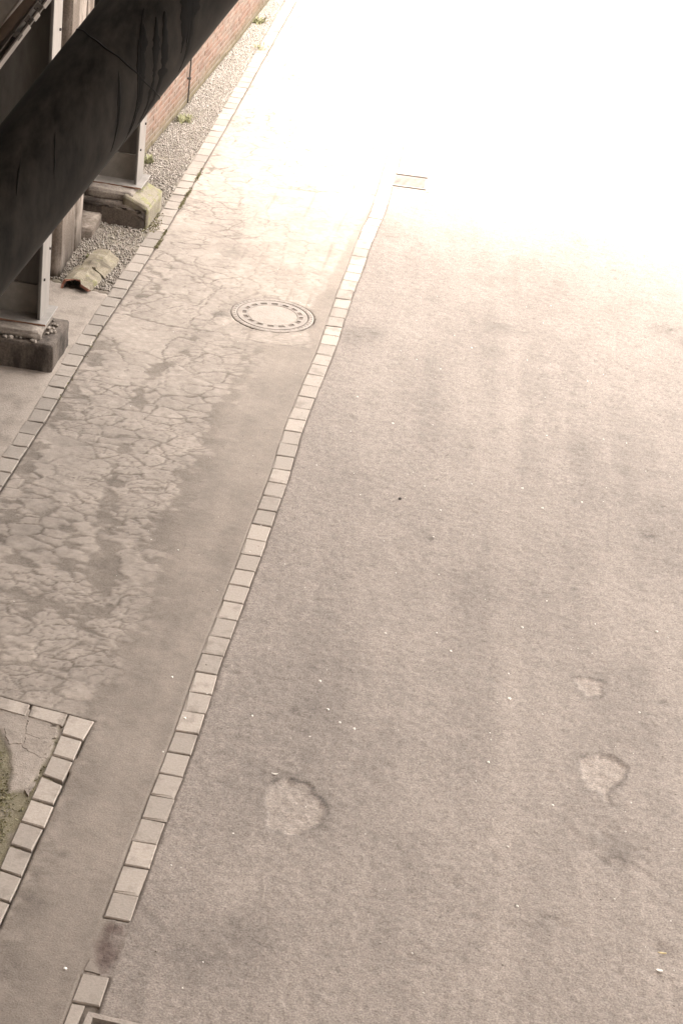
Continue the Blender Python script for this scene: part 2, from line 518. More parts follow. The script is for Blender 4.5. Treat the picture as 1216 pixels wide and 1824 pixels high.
def red_fill(X, Y):
    """reddish mortar that fills the gap of two missing gutter blocks"""
    wx = X + .05 * (fbm(X * 12, Y * 12, 4, 3) - .5); wy = Y + .06 * (fbm(X * 12, Y * 12, 4, 8) - .5)
    c = [(float(row2x(8.69)) + .03, 8.675), (float(row2x(8.69)) + .075, 8.69), (float(row2x(9.13)) + .075, 9.12), (float(row2x(9.13)) - .055, 9.125), (float(row2x(8.9)) - .07, 8.9), (float(row2x(8.8)) - .05, 8.79)]
    sd = sdpoly(wx, wy, c)
    return sstep(.02, -.03, sd) * np.clip(.35 + 1.5 * (fbm(X * 9, Y * 9, 4, 12) - .25), 0, 1)

def build_road():
    u = graded(0, 0, 4.7, 45, .0145, up_grow=1.2)
    v = graded(-6, 8.0, 23.2, 60, .0165)
    Uu, Y = np.meshgrid(u, v)
    X = row2x(Y) + Uu
    wx = X + .09 * (fbm(X * 9, Y * 9, 4, 3) - .5); wy = Y + .09 * (fbm(X * 9, Y * 9, 4, 8) - .5)
    Z = .010 * (fbm(X * 1.1, Y * 1.1, 3, 1) - .5) + .005 * (fbm(X * 9, Y * 9, 3, 5) - .5) + .007 * (fbm(X * 30, Y * 30, 2, 6) - .5)
    tone = .5 + .20 * (fbm(X * .8, Y * .45, 3, 21) - .5) + .12 * (fbm(X * 5, Y * 1.2, 4, 22) - .5) + .13 * (fbm(X * 7.5, Y * .35, 3, 23) - .5) + .10 * (fbm(X * 6, Y * 6, 4, 24) - .5)
    # loose aggregate: speckle a few centimetres across
    sp = fbm(X * 26, Y * 26, 2, 31)
    tone += .17 * (sp - .5) + .12 * (fbm(X * 10, Y * 10, 4, 32) - .5)
    pit = sstep(.70, .80, fbm(X * 17 + 4, Y * 17, 2, 33)) * sstep(.42, .62, fbm(X * 1.2, Y * 1.2, 3, 35))
    tone -= .05 * pit; Z -= .002 * pit
    fleck = sstep(.66, .76, fbm(X * 33 + 9, Y * 30, 2, 37))
    tone -= .08 * fleck; Z -= .0015 * fleck
    soil = np.zeros_like(X)
    for pl, dep in ((POT1, .014), (POT2, .016), (POT3, .010)):
        sd = sdpoly(wx + .03 * (fbm(X * 34, Y * 34, 3, 43) - .5), wy + .04 * (fbm(X * 31, Y * 31, 3, 45) - .5), pl)
        ins = sstep(.03, -.04, sd)
        Z -= dep * ins
        tone += (.23 + .24 * (fbm(X * 24, Y * 24, 3, 42) - .4)) * sstep(.004, -.022, sd)
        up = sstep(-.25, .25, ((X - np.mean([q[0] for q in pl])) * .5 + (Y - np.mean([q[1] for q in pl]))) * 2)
        tone -= (.16 + .18 * up) * np.exp(-((sd - .010) / .016) ** 2) * sstep(.25, .65, fbm(X * 16, Y * 16, 4, 41))  # shade along the pothole rim painted in, strongest at upper right
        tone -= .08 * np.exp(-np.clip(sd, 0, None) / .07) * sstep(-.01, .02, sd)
        Z += .012 * ins * (fbm(X * 25, Y * 25, 3, 44) - .35)
    # wheel-polished and dusty tracks
    for pl, w, a in (([(1.47, 18.4), (1.38, 16), (1.35, 14), (1.33, 12.3), (1.29, 10.3), (1.27, 8)], .10, .13),
                     ([(1.55, 16.6), (1.48, 15.2)], .07, -.08), ([(1.2, 17), (1.14, 15.4)], .09, .07),
                     ([(.67, 17.7), (.74, 16.9), (.78, 16.1)], .09, -.07), ([(.52, 17.4), (.6, 16.4), (.6, 15.9)], .06, -.05),
                     ([(.95, 17.6), (.98, 16.3)], .05, .06),
                     ([(2.62, 14), (2.5, 12), (2.52, 10.9)], .12, .1), ([(2.2, 12.6), (2.1, 12.1), (2.15, 11.7)], .14, -.12),
                     ([(2.0, 16.6), (2.05, 15.4)], .16, -.06)):
        d = pdist(wx, wy, pl)
        tone += a * np.exp(-(d / w) ** 2) * (.35 + 1.1 * fbm(X * 6, Y * 2.4, 3, 51))
    for bx, by, r, a in ((3.0, 19.12, .16, -.24), (3.15, 18.85, .12, -.14), (1.29, 18.7, .12, -.17), (1.92, 19.81, .25, -.06), (-.04, 17.99, .2, -.2), (.12, 18.15, .13, -.12), (-.1, 11.77, .5, -.09), (-.02, 12.5, .6, -.05),
                         (-.5, 8.94, .22, -.16), (1.48, 9.57, .10, -.15), (1.88, 9.39, .07, -.1), (1.14, 9.3, .14, -.08), (2.01, 10.44, .13, -.18), (2.2, 10.2, .2, .08), (-.45, 9.7, .3, .1),
                         (-.3, 9.55, .25, .08), (2.1, 9.6, .45, .09), (2.35, 9.15, .22, .12), (1.1, 9.0, .4, .05), (-.2, 9.2, .3, -.08), (.2, 10.0, .5, .03), (.1, 21.0, .25, -.12), (2.3, 21.3, .4, -.1), (1.6, 20.5, .4, -.08)):
        d = np.hypot(wx - bx + .6 * r * (fbm(X * 4, Y * 4, 3, 61) - .5), (wy - by) * .8 + .6 * r * (fbm(X * 4, Y * 4, 3, 63) - .5))
        tone += a * np.exp(-(d / r) ** 2) * (.5 + fbm(X * 11, Y * 11, 3, 65))
    # small pits where single stones have come out
    for px_, py_, r in ((.96, 9.86, .045), (1.1, 9.56, .05), (1.6, 9.6, .07), (1.55, 9.66, .05), (2.19, 9.5, .07), (.74, 9.14, .06), (2.44, 12.2, .05), (1.98, 10.3, .08), (1.28, 9.56, .05), (2.1, 10.45, .06), (.72, 14.18, .05), (2.5, 14.7, .07), (.3, 12.2, .04), (1.0, 15.9, .05)):
        d = np.hypot(wx - px_ + .04 * (fbm(X * 30, Y * 30, 3, 81) - .5), (wy - py_) * 1.2 + .05 * (fbm(X * 28, Y * 28, 3, 83) - .5))
        k_ = np.exp(-(d / r) ** 2)
        tone -= .30 * k_ * sstep(.40, .62, fbm(X * 20, Y * 20, 3, 85)); Z -= .008 * k_
    # rough broken patch lower right
    rp = np.exp(-((wx - 2.1) / .35) ** 2 - ((wy - 10.35 + .9 * (wx - 2.1)) / .28) ** 2) + .8 * np.exp(-((wx - 2.35) / .3) ** 2 - ((wy - 9.3) / .35) ** 2)
    tone += .22 * rp * (fbm(X * 10, Y * 10, 4, 73) - .5)
    Z += .024 * rp * (fbm(X * 13, Y * 13, 3, 71) - .5)
    # edge under the gutter row is dug out for the blocks
    e = Uu
    edge = .083 + .010 * (fbm(X * 14, Y * 14, 3, 77) - .5)
    near = (Y > 8.42) | True
    dig = sstep(edge + .004, edge - .004, e)
    fillb = (Y > 8.66) & (Y < 9.15)
    Z = np.where(fillb, Z - .004 * dig, Z - .020 * dig)
    soil = np.maximum(soil, np.where(fillb, 0, dig))
    soil = np.maximum(soil, .5 * np.exp(-((e - edge) / .009) ** 2) * (.2 + 1.2 * fbm(X * 6, Y * 6, 3, 80)))
    Z, soil = gully_dip(X, Y, Z, soil)
    return grid_mesh('road', X, Y, Z, MAT['asphalt'], dict(red=red_fill(X, Y), tone=np.clip(tone, 0, 1), soil=np.clip(soil, 0, 1)))
road = build_road()

# ------------------------------------------------------------------ old cracked lane between the two block rows
CRACKS = [([(-2.37, 17.78), (-2.24, 17.79), (-1.85, 17.67), (-1.42, 17.68), (-1.14, 17.59), (-.87, 17.56), (-.66, 17.55), (-.45, 17.67)], .024),
          ([(-1.5, 21.89), (-1.15, 21.9), (-.76, 21.93), (-.38, 22.0)], .022),
          ([(-2.53, 16.36), (-2.21, 16.28), (-1.94, 16.12), (-1.85, 16.27)], .012),
          ([(-2.24, 16.15), (-1.9, 15.9), (-1.46, 15.92), (-1.01, 15.82)], .012),
          ([(-2.29, 19.61), (-1.89, 19.27), (-1.47, 19.11), (-1.29, 19.01), (-1.3, 18.56)], .013),
          ([(-2.11, 19.19), (-1.75, 19.01), (-1.53, 18.63), (-1.65, 18.23), (-1.9, 18.07)], .012),
          ([(-2.01, 20.21), (-1.71, 20.15), (-1.36, 20.2), (-1.19, 20.34)], .012),
          ([(-1.87, 20.97), (-1.74, 20.66), (-1.46, 20.67), (-1.61, 20.36)], .013),
          ([(-2.32, 17.25), (-2.16, 16.78), (-1.83, 16.58)], .012),
          ([(-1.66, 16.32), (-1.83, 17.15), (-1.71, 17.45), (-1.17, 17.36)], .012),
          ([(-1.48, 18.88), (-1.62, 18.02), (-1.66, 17.46)], .012),
          ([(-.94, 20.26), (-.95, 19.6), (-.93, 18.84)], .009), ([(-1.24, 21.39), (-1.19, 20.34), (-1.14, 19.38)], .011),
          ([(-2.3, 18.0), (-2.18, 18.6), (-2.2, 19.0)], .010), ([(-2.2, 17.75), (-2.19, 18.05), (-1.9, 18.45)], .008)]
DIRTS = [([(-1.56, 17.63), (-1.6, 16.96), (-1.85, 16.57), (-1.85, 15.91), (-1.89, 15.18), (-1.89, 14.61), (-1.82, 14.04), (-1.76, 13.51), (-1.62, 12.85), (-1.57, 12.38)], .075, .75),
         ([(-.99, 17.41), (-1.07, 16.88), (-1.13, 16.02), (-1.18, 15.22), (-1.28, 14.68), (-1.33, 13.89), (-1.33, 13.26)], .075, .7),
         ([(-2.37, 17.24), (-2.44, 16.45), (-2.49, 15.61), (-2.55, 14.94), (-2.57, 14.32), (-2.55, 13.66), (-2.54, 13.3)], .07, .7),
         ([(-2.4, 12.65), (-2.14, 12.56), (-1.83, 12.48), (-1.53, 12.39), (-1.17, 12.4)], .10, .28),
         ([(-2.2, 19.01), (-2.1, 18.74), (-2.16, 18.42), (-2.21, 18.11)], .06, .8),
         ([(-2.3, 17.8), (-2.1, 17.74)], .05, .6), ([(-2.0, 15.3), (-1.7, 15.3)], .10, .35),
         ([(-2.3, 13.9), (-1.9, 13.8), (-1.5, 13.9)], .12, .3), ([(-2.3, 13.1), (-1.7, 13.0)], .12, .35)]
SMOOTH_EDGE = np.array([(6, -1.75), (11.05, -1.50), (11.36, -1.41), (12.05, -1.36), (12.77, -1.3), (13.64, -1.25), (14.5, -1.21), (15.22, -1.18), (16.02, -1.13), (16.64, -1.04), (17.41, -.99), (17.6, -.97)])
def build_lane():
    n = 144
    v = graded(-6, 8.0, 23.6, 60, .0118)
    t = np.linspace(0, 1, n)
    T, Y = np.meshgrid(t, v)
    xa, xb = row1x(Y), row2x(Y)
    X = xa + (xb - xa) * T
    wx = X + .11 * (fbm(X * 6, Y * 6, 4, 3) - .5); wy = Y + .11 * (fbm(X * 6, Y * 6, 4, 8) - .5)
    f1, f2, c1 = cells(wx * 4.0, wy * 5.9, 5)
    g1, g2, c2 = cells(wx * 9.0, wy * 12.5, 6)
    d1 = f2 - f1; d2 = g2 - g1
    small = sstep(.36, .60, fbm(X * 1.5, Y * 1.1, 3, 13) + .12 * np.exp(-((X + 1.45) / .25) ** 2) * (Y < 17.3))
    smx = np.interp(Y, SMOOTH_EDGE[:, 0], SMOOTH_EDGE[:, 1]) + .14 * (fbm(X * 2.2, Y * 2.2, 4, 20) - .5)
    D = .17 + .13 * sstep(16.6, 13.0, Y) + .10 * sstep(-1.9, -2.4, X) * sstep(17, 14, Y)
    D = D - .16 * sstep(17.4, 18.2, Y)
    D = D + .34 * np.exp(-np.clip(smx - X, 0, 9) / .10) * (Y < 17.5) - .04 * (Y < 17.5)
    for pl, w, a in DIRTS:
        d = pdist(wx + .16 * (fbm(X * 3.5, Y * 3.5, 4, 91) - .5), wy + .16 * (fbm(X * 3.5, Y * 3.5, 4, 93) - .5), pl)
        D = D + .75 * a * np.exp(-(d / (w * 1.15)) ** 1.6) * sstep(.12, .56, fbm(X * 5, Y * 5, 4, 15))
    D = D + .45 * (fbm(X * 2.0, Y * 1.7, 4, 17) - .5) + .80 * (fbm(X * 8, Y * 10, 5, 18) - .5)
    wide = .028 + .06 * np.clip(D, 0, 1) + .07 * fbm(X * 6, Y * 6, 3, 95)
    crk = np.maximum(sstep(wide, wide * .2, d1), .8 * small * sstep(wide * 1.1, wide * .3, d2))
    hide = sstep(.34, .60, fbm(X * 2.6 + 7, Y * 2.6, 4, 19) + .08 * (Y < 17.4))        # not every joint has opened
    isle = D + .20 * (c1 - .5) + .16 * (c2 - .5) + .30 * (.22 - d1) + .16 * (.2 - d2)
    core = np.maximum(sstep(wide * .55, wide * .1, d1), .7 * small * sstep(wide * .6, wide * .15, d2)) * (.25 + .75 * hide) * sstep(.3, .55, fbm(X * 8, Y * 8, 3, 99))
    dirt = np.maximum(crk * (.3 + .7 * hide), .92 * sstep(.41, .60, isle))
    dirt = dirt * np.clip(.80 + .5 * (fbm(X * 20, Y * 20, 3, 96) - .2), 0, 1)
    for pl, w in CRACKS:
        d = pdist(wx + .03 * (fbm(X * 25, Y * 25, 3, 7) - .5), wy + .05 * (fbm(X * 22, Y * 22, 3, 9) - .5), pl)
        core = np.maximum(core, sstep(w * .7, w * .15, d) * .9)
        dirt = np.maximum(dirt, sstep(w * .95, w * .2, d) * (.35 + .65 * sstep(.35, .6, fbm(X * 7, Y * 7, 3, 98))))
    smooth = sstep(-.24, .26, X - smx + .12 * (fbm(X * 11, Y * 11, 4, 97) - .5)) * sstep(17.62, 17.52, Y + .05 * (fbm(X * 9, Y * 9, 2, 4) - .5))
    # strip of asphalt filled in along the gutter row, ragged towards the manhole slab
    se = np.interp(Y, [17.5, 17.7, 18.4, 19.1, 19.8, 21.4, 22.65], [-.5, -.49, -.60, -.44, -.40, -.17, 0]) + .10 * (fbm(X * 5, Y * 5, 3, 24) - .5)
    smooth = np.maximum(smooth, sstep(-.02, .03, X - se) * (Y > 17.45) * (Y < 22.7))
    slab = sstep(-.03, .03, X - np.interp(Y, [17.6, 18.1, 19, 20.3, 21.8], [-1.42, -1.36, -1.35, -1.41, -1.55])) * (Y > 17.58) * (Y < 21.92) * (1 - smooth)
    dirt = dirt * (1 - .5 * slab)
    lon = np.exp(-((((X - xb) / .21 + .1 * fbm(X * 2, Y, 2, 9)) % 1 - .5) / .07) ** 2) * sstep(.45, .6, fbm(X * 6, Y * 1.3, 3, 25))
    dirt = np.maximum(dirt, .6 * slab * lon)
    tone = .5 + .16 * (fbm(X * 1.6, Y * 1.2, 4, 27) - .5) + .26 * (fbm(X * 8, Y * 8, 4, 28) - .5) + .16 * (fbm(X * 30, Y * 30, 2, 29) - .5)
    tone += .10 * slab + .12 * (c1 - .5) * (1 - smooth) + .22 * smooth * (fbm((X - xb) * 9, Y * .5, 3, 31) - .5) + .10 * smooth * sstep(12.0, 15.5, Y)
    for bx, by, r, a in ((-.82, 16.5, .16, -.14), (-.7, 16.1, .13, -.08), (-1.42, 18.1, .08, -.3), (-1.39, 9.68, .035, -.28), (-1.5, 9.2, .09, -.2), (-1.6, 8.75, .2, -.1), (-1.5, 9.5, .06, -.12), (-.62, 18.02, .1, -.14), (-.52, 17.55, .08, -.2), (-1.36, 12.4, .3, -.06), (-1.25, 10.2, .3, .05), (-1.95, 15.55, .03, -.35)):
        d = np.hypot(wx - bx, wy - by)
        tone += a * np.exp(-(d / r) ** 2) * (.55 + .9 * fbm(X * 12, Y * 12, 3, 65))
    dm = np.hypot(X - MANHOLE[0], Y - MANHOLE[1])
    tone -= .16 * np.exp(-((dm - .42) / .05) ** 2) * (.3 + 1.3 * fbm(X * 5, Y * 5, 2, 66))
    Z = -.006 * dirt * (1 - smooth) + .006 * (fbm(X * 2, Y * 2, 3, 1) - .5) + .004 * (fbm(X * 18, Y * 18, 3, 5) - .5) + .003 * (c1 - .5) * (1 - smooth)
    Z = np.where(dm < .405, -.09, Z)
    soil = .55 * core * (1 - smooth) * (1 - .5 * slab)
    # dug out under both block rows
    for e, s in ((X - xa, 77), (xb - X, 78)):
        edge = .083 + .012 * (fbm(X * 13, Y * 13, 3, s) - .5)
        dig = sstep(edge + .004, edge - .004, e)
        if s == 78:
            fillb = (Y > 8.66) & (Y < 9.15)
            dd = np.where(fillb, .004, .02) * dig
            soil = np.maximum(soil, np.where(fillb, 0, dig))
        else:
            dd = .02 * dig; soil = np.maximum(soil, dig)
        Z = Z - dd
        soil = np.maximum(soil, (.8 if s == 77 else .5) * np.exp(-((e - edge) / (.018 if s == 77 else .012)) ** 2) * (.4 + .9 * fbm(X * 5, Y * 5, 3, 79)))
    sd = sdpoly(X, Y, ISLAND)
    Z = np.where(sd < -.004, -.06, Z)
    soil = np.maximum(soil, .8 * np.exp(-(np.abs(sd) / .02) ** 2) * (.4 + .9 * fbm(X * 5, Y * 5, 3, 79)))
    Z, soil = gully_dip(X, Y, Z, soil)
    return grid_mesh('lane', X, Y, Z, MAT['lane'], dict(red=red_fill(X, Y), dirt=np.clip(dirt, 0, 1), smooth=np.clip(smooth, 0, 1), tone=np.clip(tone, 0, 1), soil=np.clip(soil, 0, 1)))
lane = build_lane()

# ------------------------------------------------------------------ strip at the foot of the wall: concrete apron, then gravel bed
def build_strip():
    v = graded(-6, 13.5, 24, 60, .03)
    T, Y = np.meshgrid(np.linspace(0, 1, 50) ** .7, v)
    xb = row1x(Y); xa = np.full_like(Y, -9.0)
    X = xb + (xa - xb) * (1 - T)
    return X, Y
X, Y = build_strip()
cut = 18.22 + .10 * (fbm(X * 4, Y * 4, 3, 2) - .5) - .25 * (X + 2.45)
e = row1x(Y) - X
dig = sstep(.090, .080, e)
Za = .004 * (fbm(X * 3, Y * 3, 3, 1) - .5) - .02 * dig
Zg = -.012 + .02 * (fbm(X * 5, Y * 5, 3, 1) - .5) - .012 * dig
isg = sstep(-.03, .03, Y - cut)
strip = grid_mesh('concrete_apron', X, Y, np.where(isg > .5, -.06, Za), MAT['apron'])
bed = grid_mesh('gravel_bed', X, Y, np.where(isg > .5, Zg, -.09), MAT['bed'])

def gravel():
    n = 34000
    y = 18.15 + (33.5 - 18.15) * rng.random(n) ** 1.5
    lo, hi = np.where(y < 21.2, -4.0, wallx(y)), row1x(y) - .085
    x = lo + (hi - lo) * rng.random(n)
    keep = (y > 18.30 - .25 * (x + 2.45)) & (rng.random(n) < .45 + .9 * fbm(x * 3, y * 3, 3, 5))
    x, y = x[keep], y[keep]; n = len(x)
    s = .005 + .007 * rng.random(n) ** 2.5
    cube = np.array([(-1, -1, -1), (1, -1, -1), (1, 1, -1), (-1, 1, -1), (-.7, -.7, .8), (.7, -.7, .8), (.7, .7, .8), (-.7, .7, .8)], float)
    V = cube[None] * s[:, None, None] * rng.uniform(.6, 1.25, (n, 8, 3))
    a = rng.random(n) * 6.283
    ca, sa = np.cos(a), np.sin(a)
    vx = V[..., 0] * ca[:, None] - V[..., 1] * sa[:, None]; vy = V[..., 0] * sa[:, None] + V[..., 1] * ca[:, None]
    P = np.stack([vx + x[:, None], vy + y[:, None], V[..., 2] + (-.004 + s * .35)[:, None]], -1)
    Fq = np.array([(0, 3, 2, 1), (4, 5, 6, 7), (0, 1, 5, 4), (1, 2, 6, 5), (2, 3, 7, 6), (3, 0, 4, 7)])
    q = (Fq[None] + 8 * np.arange(n)[:, None, None]).reshape(-1, 4).astype(np.int32)
    me = bpy.data.meshes.new('gravel')
    me.vertices.add(n * 8); me.vertices.foreach_set('co', P.astype(np.float32).ravel())
    me.loops.add(q.size); me.loops.foreach_set('vertex_index', q.ravel())
    me.polygons.add(len(q)); me.polygons.foreach_set('loop_start', np.arange(0, q.size, 4, dtype=np.int32))
    me.polygons.foreach_set('loop_total', np.full(len(q), 4, dtype=np.int32))
    me.update(calc_edges=True)
    at = me.attributes.new('shade', 'FLOAT', 'POINT')
    at.data.foreach_set('value', np.repeat(rng.random(n) * .972, 8).astype(np.float32))
    o = link('gravel', me, MAT['gravel'])
    tag(o, 'loose grey gravel in the strip along the brick wall', 'gravel', kind='stuff')
gravel()

# ------------------------------------------------------------------ block rows: every block its own object
def block_variant(L, W, k):
    r = random.Random(k)
    j = lambda a: r.uniform(-a, a)
    base = [(-W / 2, -L / 2), (W / 2, -L / 2), (W / 2, L / 2), (-W / 2, L / 2)]
    base = [(x + j(.003), y + j(.003)) for x, y in base]
    v = [(x, y, -.055) for x, y in base] + [(x, y, -.007) for x, y in base]
    top = [(x * (1 - .10 * W ** .0 * .9) if 0 else x - math.copysign(.006, x), y - math.copysign(.006, y)) for x, y in base]
    c = r.randrange(4)
    v += [(x, y, j(.0012)) for x, y in top]
    if r.random() < .5:                              # a chipped corner
        x, y = top[c]; q = r.uniform(.008, .022)
        v[8 + c] = (x - math.copysign(q, x), y - math.copysign(q * r.uniform(.4, 1), y), -.002)
    f = [(0, 1, 5, 4), (1, 2, 6, 5), (2, 3, 7, 6), (3, 0, 4, 7), (4, 5, 9, 8), (5, 6, 10, 9), (6, 7, 11, 10), (7, 4, 8, 11), (8, 9, 10, 11)]
    return mesh_from('gutter_block', v, f)
VAR = [block_variant(.2325, .157, k) for k in range(10)]
VAR2 = [block_variant(.229, .152, k + 40) for k in range(8)]
for m_ in VAR: m_.materials.append(MAT['block'])
for m_ in VAR2: m_.materials.append(MAT['edging'])

def lay_row(name, pts, skip=()):
    root = empty(name, (0, 0, 0)); root['kind'] = 'structure'
    for k in range(len(pts) - 1):
        (y0, x0), (y1, x1) = pts[k], pts[k + 1]
        if k in skip: continue
        cx, cy = (x0 + x1) / 2, (y0 + y1) / 2
        L = math.hypot(x1 - x0, y1 - y0)
        o = bpy.data.objects.new('gutter_block' if name[0] == 'g' else 'edging_block', random.choice(VAR if name[0] == 'g' else VAR2))
        C.objects.link(o); o.parent = root
        o.location = (cx + random.uniform(-.003, .003), cy, .002 + random.uniform(-.002, .0015))
        o.rotation_euler = (random.uniform(-.008, .008), random.uniform(-.008, .008), math.atan2(x1 - x0, -(y1 - y0)) + random.uniform(-.009, .009) if y1 < y0 else -math.atan2(x1 - x0, y1 - y0) + random.uniform(-.009, .009))
        o.scale = (1, L / .244, 1)
        if name == 'gutter_block_row' and cy < 8.40:      # cut down beside the gully
            o.scale.x = .46; o.location.x -= .043
    return root
k0 = min(range(len(ROW2)), key=lambda k: abs(ROW2[k][0] - 9.149))
row2 = lay_row('gutter_block_row', ROW2, skip=(k0, k0 + 1))
ys = [11.5]
while ys[-1] < 33: ys.append(ys[-1] + (.239 if ys[-1] < 17 else .2365))
row1 = lay_row('edging_block_row', [(y, float(row1x(y))) for y in ys])

# two missing blocks, filled with reddish mortar, a light shard left in the corner
fx = lambda y: float(row2x(y))
def ragged(name, outline, z0, z1, mat, parent, n=40, amp=.006, s=0):
    P = []
    m_ = len(outline)
    for i in range(m_):
        a = Vector(outline[i]); b_ = Vector(outline[(i + 1) % m_])
        k_ = max(2, int(n * (b_ - a).length / .8))
        for q in range(k_):
            p = a.lerp(b_, q / k_)
            P.append((p.x + amp * 2 * (float(vnoise(np.array(p.x * 60 + s), np.array(p.y * 60))) - .5), p.y + amp * 2 * (float(vnoise(np.array(p.x * 60), np.array(p.y * 60 + s + 9))) - .5)))
    N = len(P); cx = sum(p[0] for p in P) / N; cy = sum(p[1] for p in P) / N
    v = [(x, y, z0) for x, y in P] + [(x, y, z1 - .003) for x, y in P] + [(cx + (x - cx) * .94, cy + (y - cy) * .94, z1) for x, y in P]
    f = [(i, (i + 1) % N, N + (i + 1) % N, N + i) for i in range(N)] + [(N + i, N + (i + 1) % N, 2 * N + (i + 1) % N, 2 * N + i) for i in range(N)] + [tuple(range(2 * N, 3 * N))]
    return obj(name, v, f, mat, parent)
ragged('block_shard', [(fx(8.69) - .075, 8.685), (fx(8.69) + .02, 8.672), (fx(8.78) - .065, 8.785)], -.03, .004, MAT['block'], row2, s=5, amp=.003)

# ------------------------------------------------------------------ kerbed island, lower left
isl_root = empty('island_edging', (0, 0, 0)); isl_root['kind'] = 'structure'
QS = [[(-1.62, 11.117), (-1.441, 11.079), (-1.475, 10.848), (-1.628, 10.89)], [(-1.631, 10.881), (-1.483, 10.838), (-1.497, 10.619), (-1.642, 10.653)],
      [(-1.645, 10.644), (-1.499, 10.602), (-1.525, 10.379), (-1.661, 10.429)], [(-1.667, 10.412), (-1.519, 10.348), (-1.536, 10.135), (-1.686, 10.172)],
      [(-1.685, 10.164), (-1.533, 10.12), (-1.55, 9.898), (-1.703, 9.933)], [(-1.706, 9.925), (-1.552, 9.883), (-1.581, 9.658), (-1.719, 9.701)],
      [(-1.72, 9.687), (-1.574, 9.645), (-1.59, 9.416), (-1.732, 9.457)], [(-1.732, 9.451), (-1.589, 9.405), (-1.611, 9.174), (-1.75, 9.212)],
      [(-1.751, 9.205), (-1.612, 9.165), (-1.632, 8.935), (-1.77, 8.975)], [(-1.771, 8.968), (-1.633, 8.928), (-1.652, 8.70), (-1.79, 8.735)],
      [(-1.791, 8.728), (-1.653, 8.69), (-1.672, 8.46), (-1.81, 8.5)],
      [(-1.878, 11.172), (-1.624, 11.119), (-1.633, 10.976), (-1.881, 11.04)], [(-2.112, 11.228), (-1.884, 11.175), (-1.887, 11.039), (-2.114, 11.09)],
      [(-2.352, 11.283), (-2.118, 11.232), (-2.12, 11.093), (-2.354, 11.145)], [(-2.59, 11.335), (-2.358, 11.286), (-2.36, 11.148), (-2.592, 11.2)]]
for k, q in enumerate(QS):
    cx = sum(p[0] for p in q) / 4; cy = sum(p[1] for p in q) / 4
    j = lambda: random.uniform(-.0025, .0025)
    b0 = [(cx + (x - cx) * .972 + j(), cy + (y - cy) * .972 + j()) for x, y in q][::-1]
    t0 = [(cx + (x - cx) * .90 + j(), cy + (y - cy) * .915 + j()) for x, y in q][::-1]
    zt = .006 + random.uniform(-.002, .002)
    v = [(x - cx, y - cy, -.05) for x, y in b0] + [(x - cx, y - cy, zt - .007) for x, y in b0] + [(x - cx, y - cy, zt + random.uniform(-.001, .001)) for x, y in t0]
    f = [(0, 1, 5, 4), (1, 2, 6, 5), (2, 3, 7, 6), (3, 0, 4, 7), (4, 5, 9, 8), (5, 6, 10, 9), (6, 7, 11, 10), (7, 4, 8, 11), (8, 9, 10, 11)]
    ks = obj('kerb_stone', v, f, MAT['block'], isl_root); ks.location = (cx, cy, 0)

def build_island_soil():
    u = np.arange(-2.75, -1.50, .011); v = np.arange(7.2, 11.3, .012)
    X, Y = np.meshgrid(u, v)
    wx = X + .06 * (fbm(X * 7, Y * 7, 3, 3) - .5); wy = Y + .06 * (fbm(X * 7, Y * 7, 3, 8) - .5)
    f1, f2, c1 = cells(wx * 2.3, wy * 5.0, 15)
    d1 = f2 - f1
    edge = sdpoly(wx, wy, [(-1.66, 11.0), (-1.66, 10.6), (-1.72, 10.25), (-1.84, 10.2), (-1.90, 10.6), (-2.02, 10.85), (-2.2, 10.9), (-2.75, 11.1), (-2.7, 11.3), (-1.6, 11.1)])
    slab = sstep(.02, -.02, edge)
    dirt = sstep(.07, .015, d1) * sstep(.35, .6, fbm(X * 4, Y * 4, 3, 44))
    Z = .006 * slab + .004 * (c1 - .5) * slab - .010 * dirt * slab - .004 - .012 * (1 - slab) + .010 * (1 - slab) * fbm(X * 9, Y * 9, 3, 7)
    inside = sdpoly(X, Y, [(-1.55, 11.05), (-2.8, 11.33), (-2.8, 7.0), (-1.75, 7.0), (-1.68, 9.2), (-1.6, 10.2)])
    Z = np.where(inside > 0, -.05, Z)
    # moss-grown soil away from the slab fragments
    mossy = (1 - slab) * sstep(.36, .52, fbm(X * 5, Y * 5, 4, 33) + .12 * sstep(-1.75, -1.9, X))
    return grid_mesh('island_ground', X, Y, Z, MAT['island'], dict(dirt=dirt * slab, moss=mossy, tone=.45 + .2 * (c1 - .5) + .2 * (fbm(X * 12, Y * 12, 3, 2) - .5), soil=.55 * (1 - slab)))
def make_island():
    m, nt, b = new_mat('island_slab_and_moss')
    fine = noise_node(nt, 85, 3, .7); mid = noise_node(nt, 16, 5, .65)
    c = ramp(nt, mid, [(.28, (.235, .2, .17)), (.72, (.335, .29, .25))])
    c = mix(nt, attr(nt, 'dirt'), c, (.12, .1, .08))
    c = mix(nt, attr(nt, 'soil'), c, ramp(nt, fine, [(.3, (.12, .1, .08)), (.7, (.23, .195, .16))]))
    c = mix(nt, math_n(nt, 'MULTIPLY', attr(nt, 'moss'), .8), c, ramp(nt, fine, [(.3, (.115, .102, .055)), (.7, (.225, .2, .125))]))
    c = mix(nt, 1.0, c, ramp(nt, attr(nt, 'tone'), [(0, .5), (.5, 1.0), (1, 1.4)]), 'MULTIPLY')
    nt.links.new(c, b.inputs['Base Color']); b.inputs['Roughness'].default_value = .9
    bump(nt, b, math_n(nt, 'ADD', fine, mid), .6, .01)
    return m
MAT['island'] = make_island()
build_island_soil()
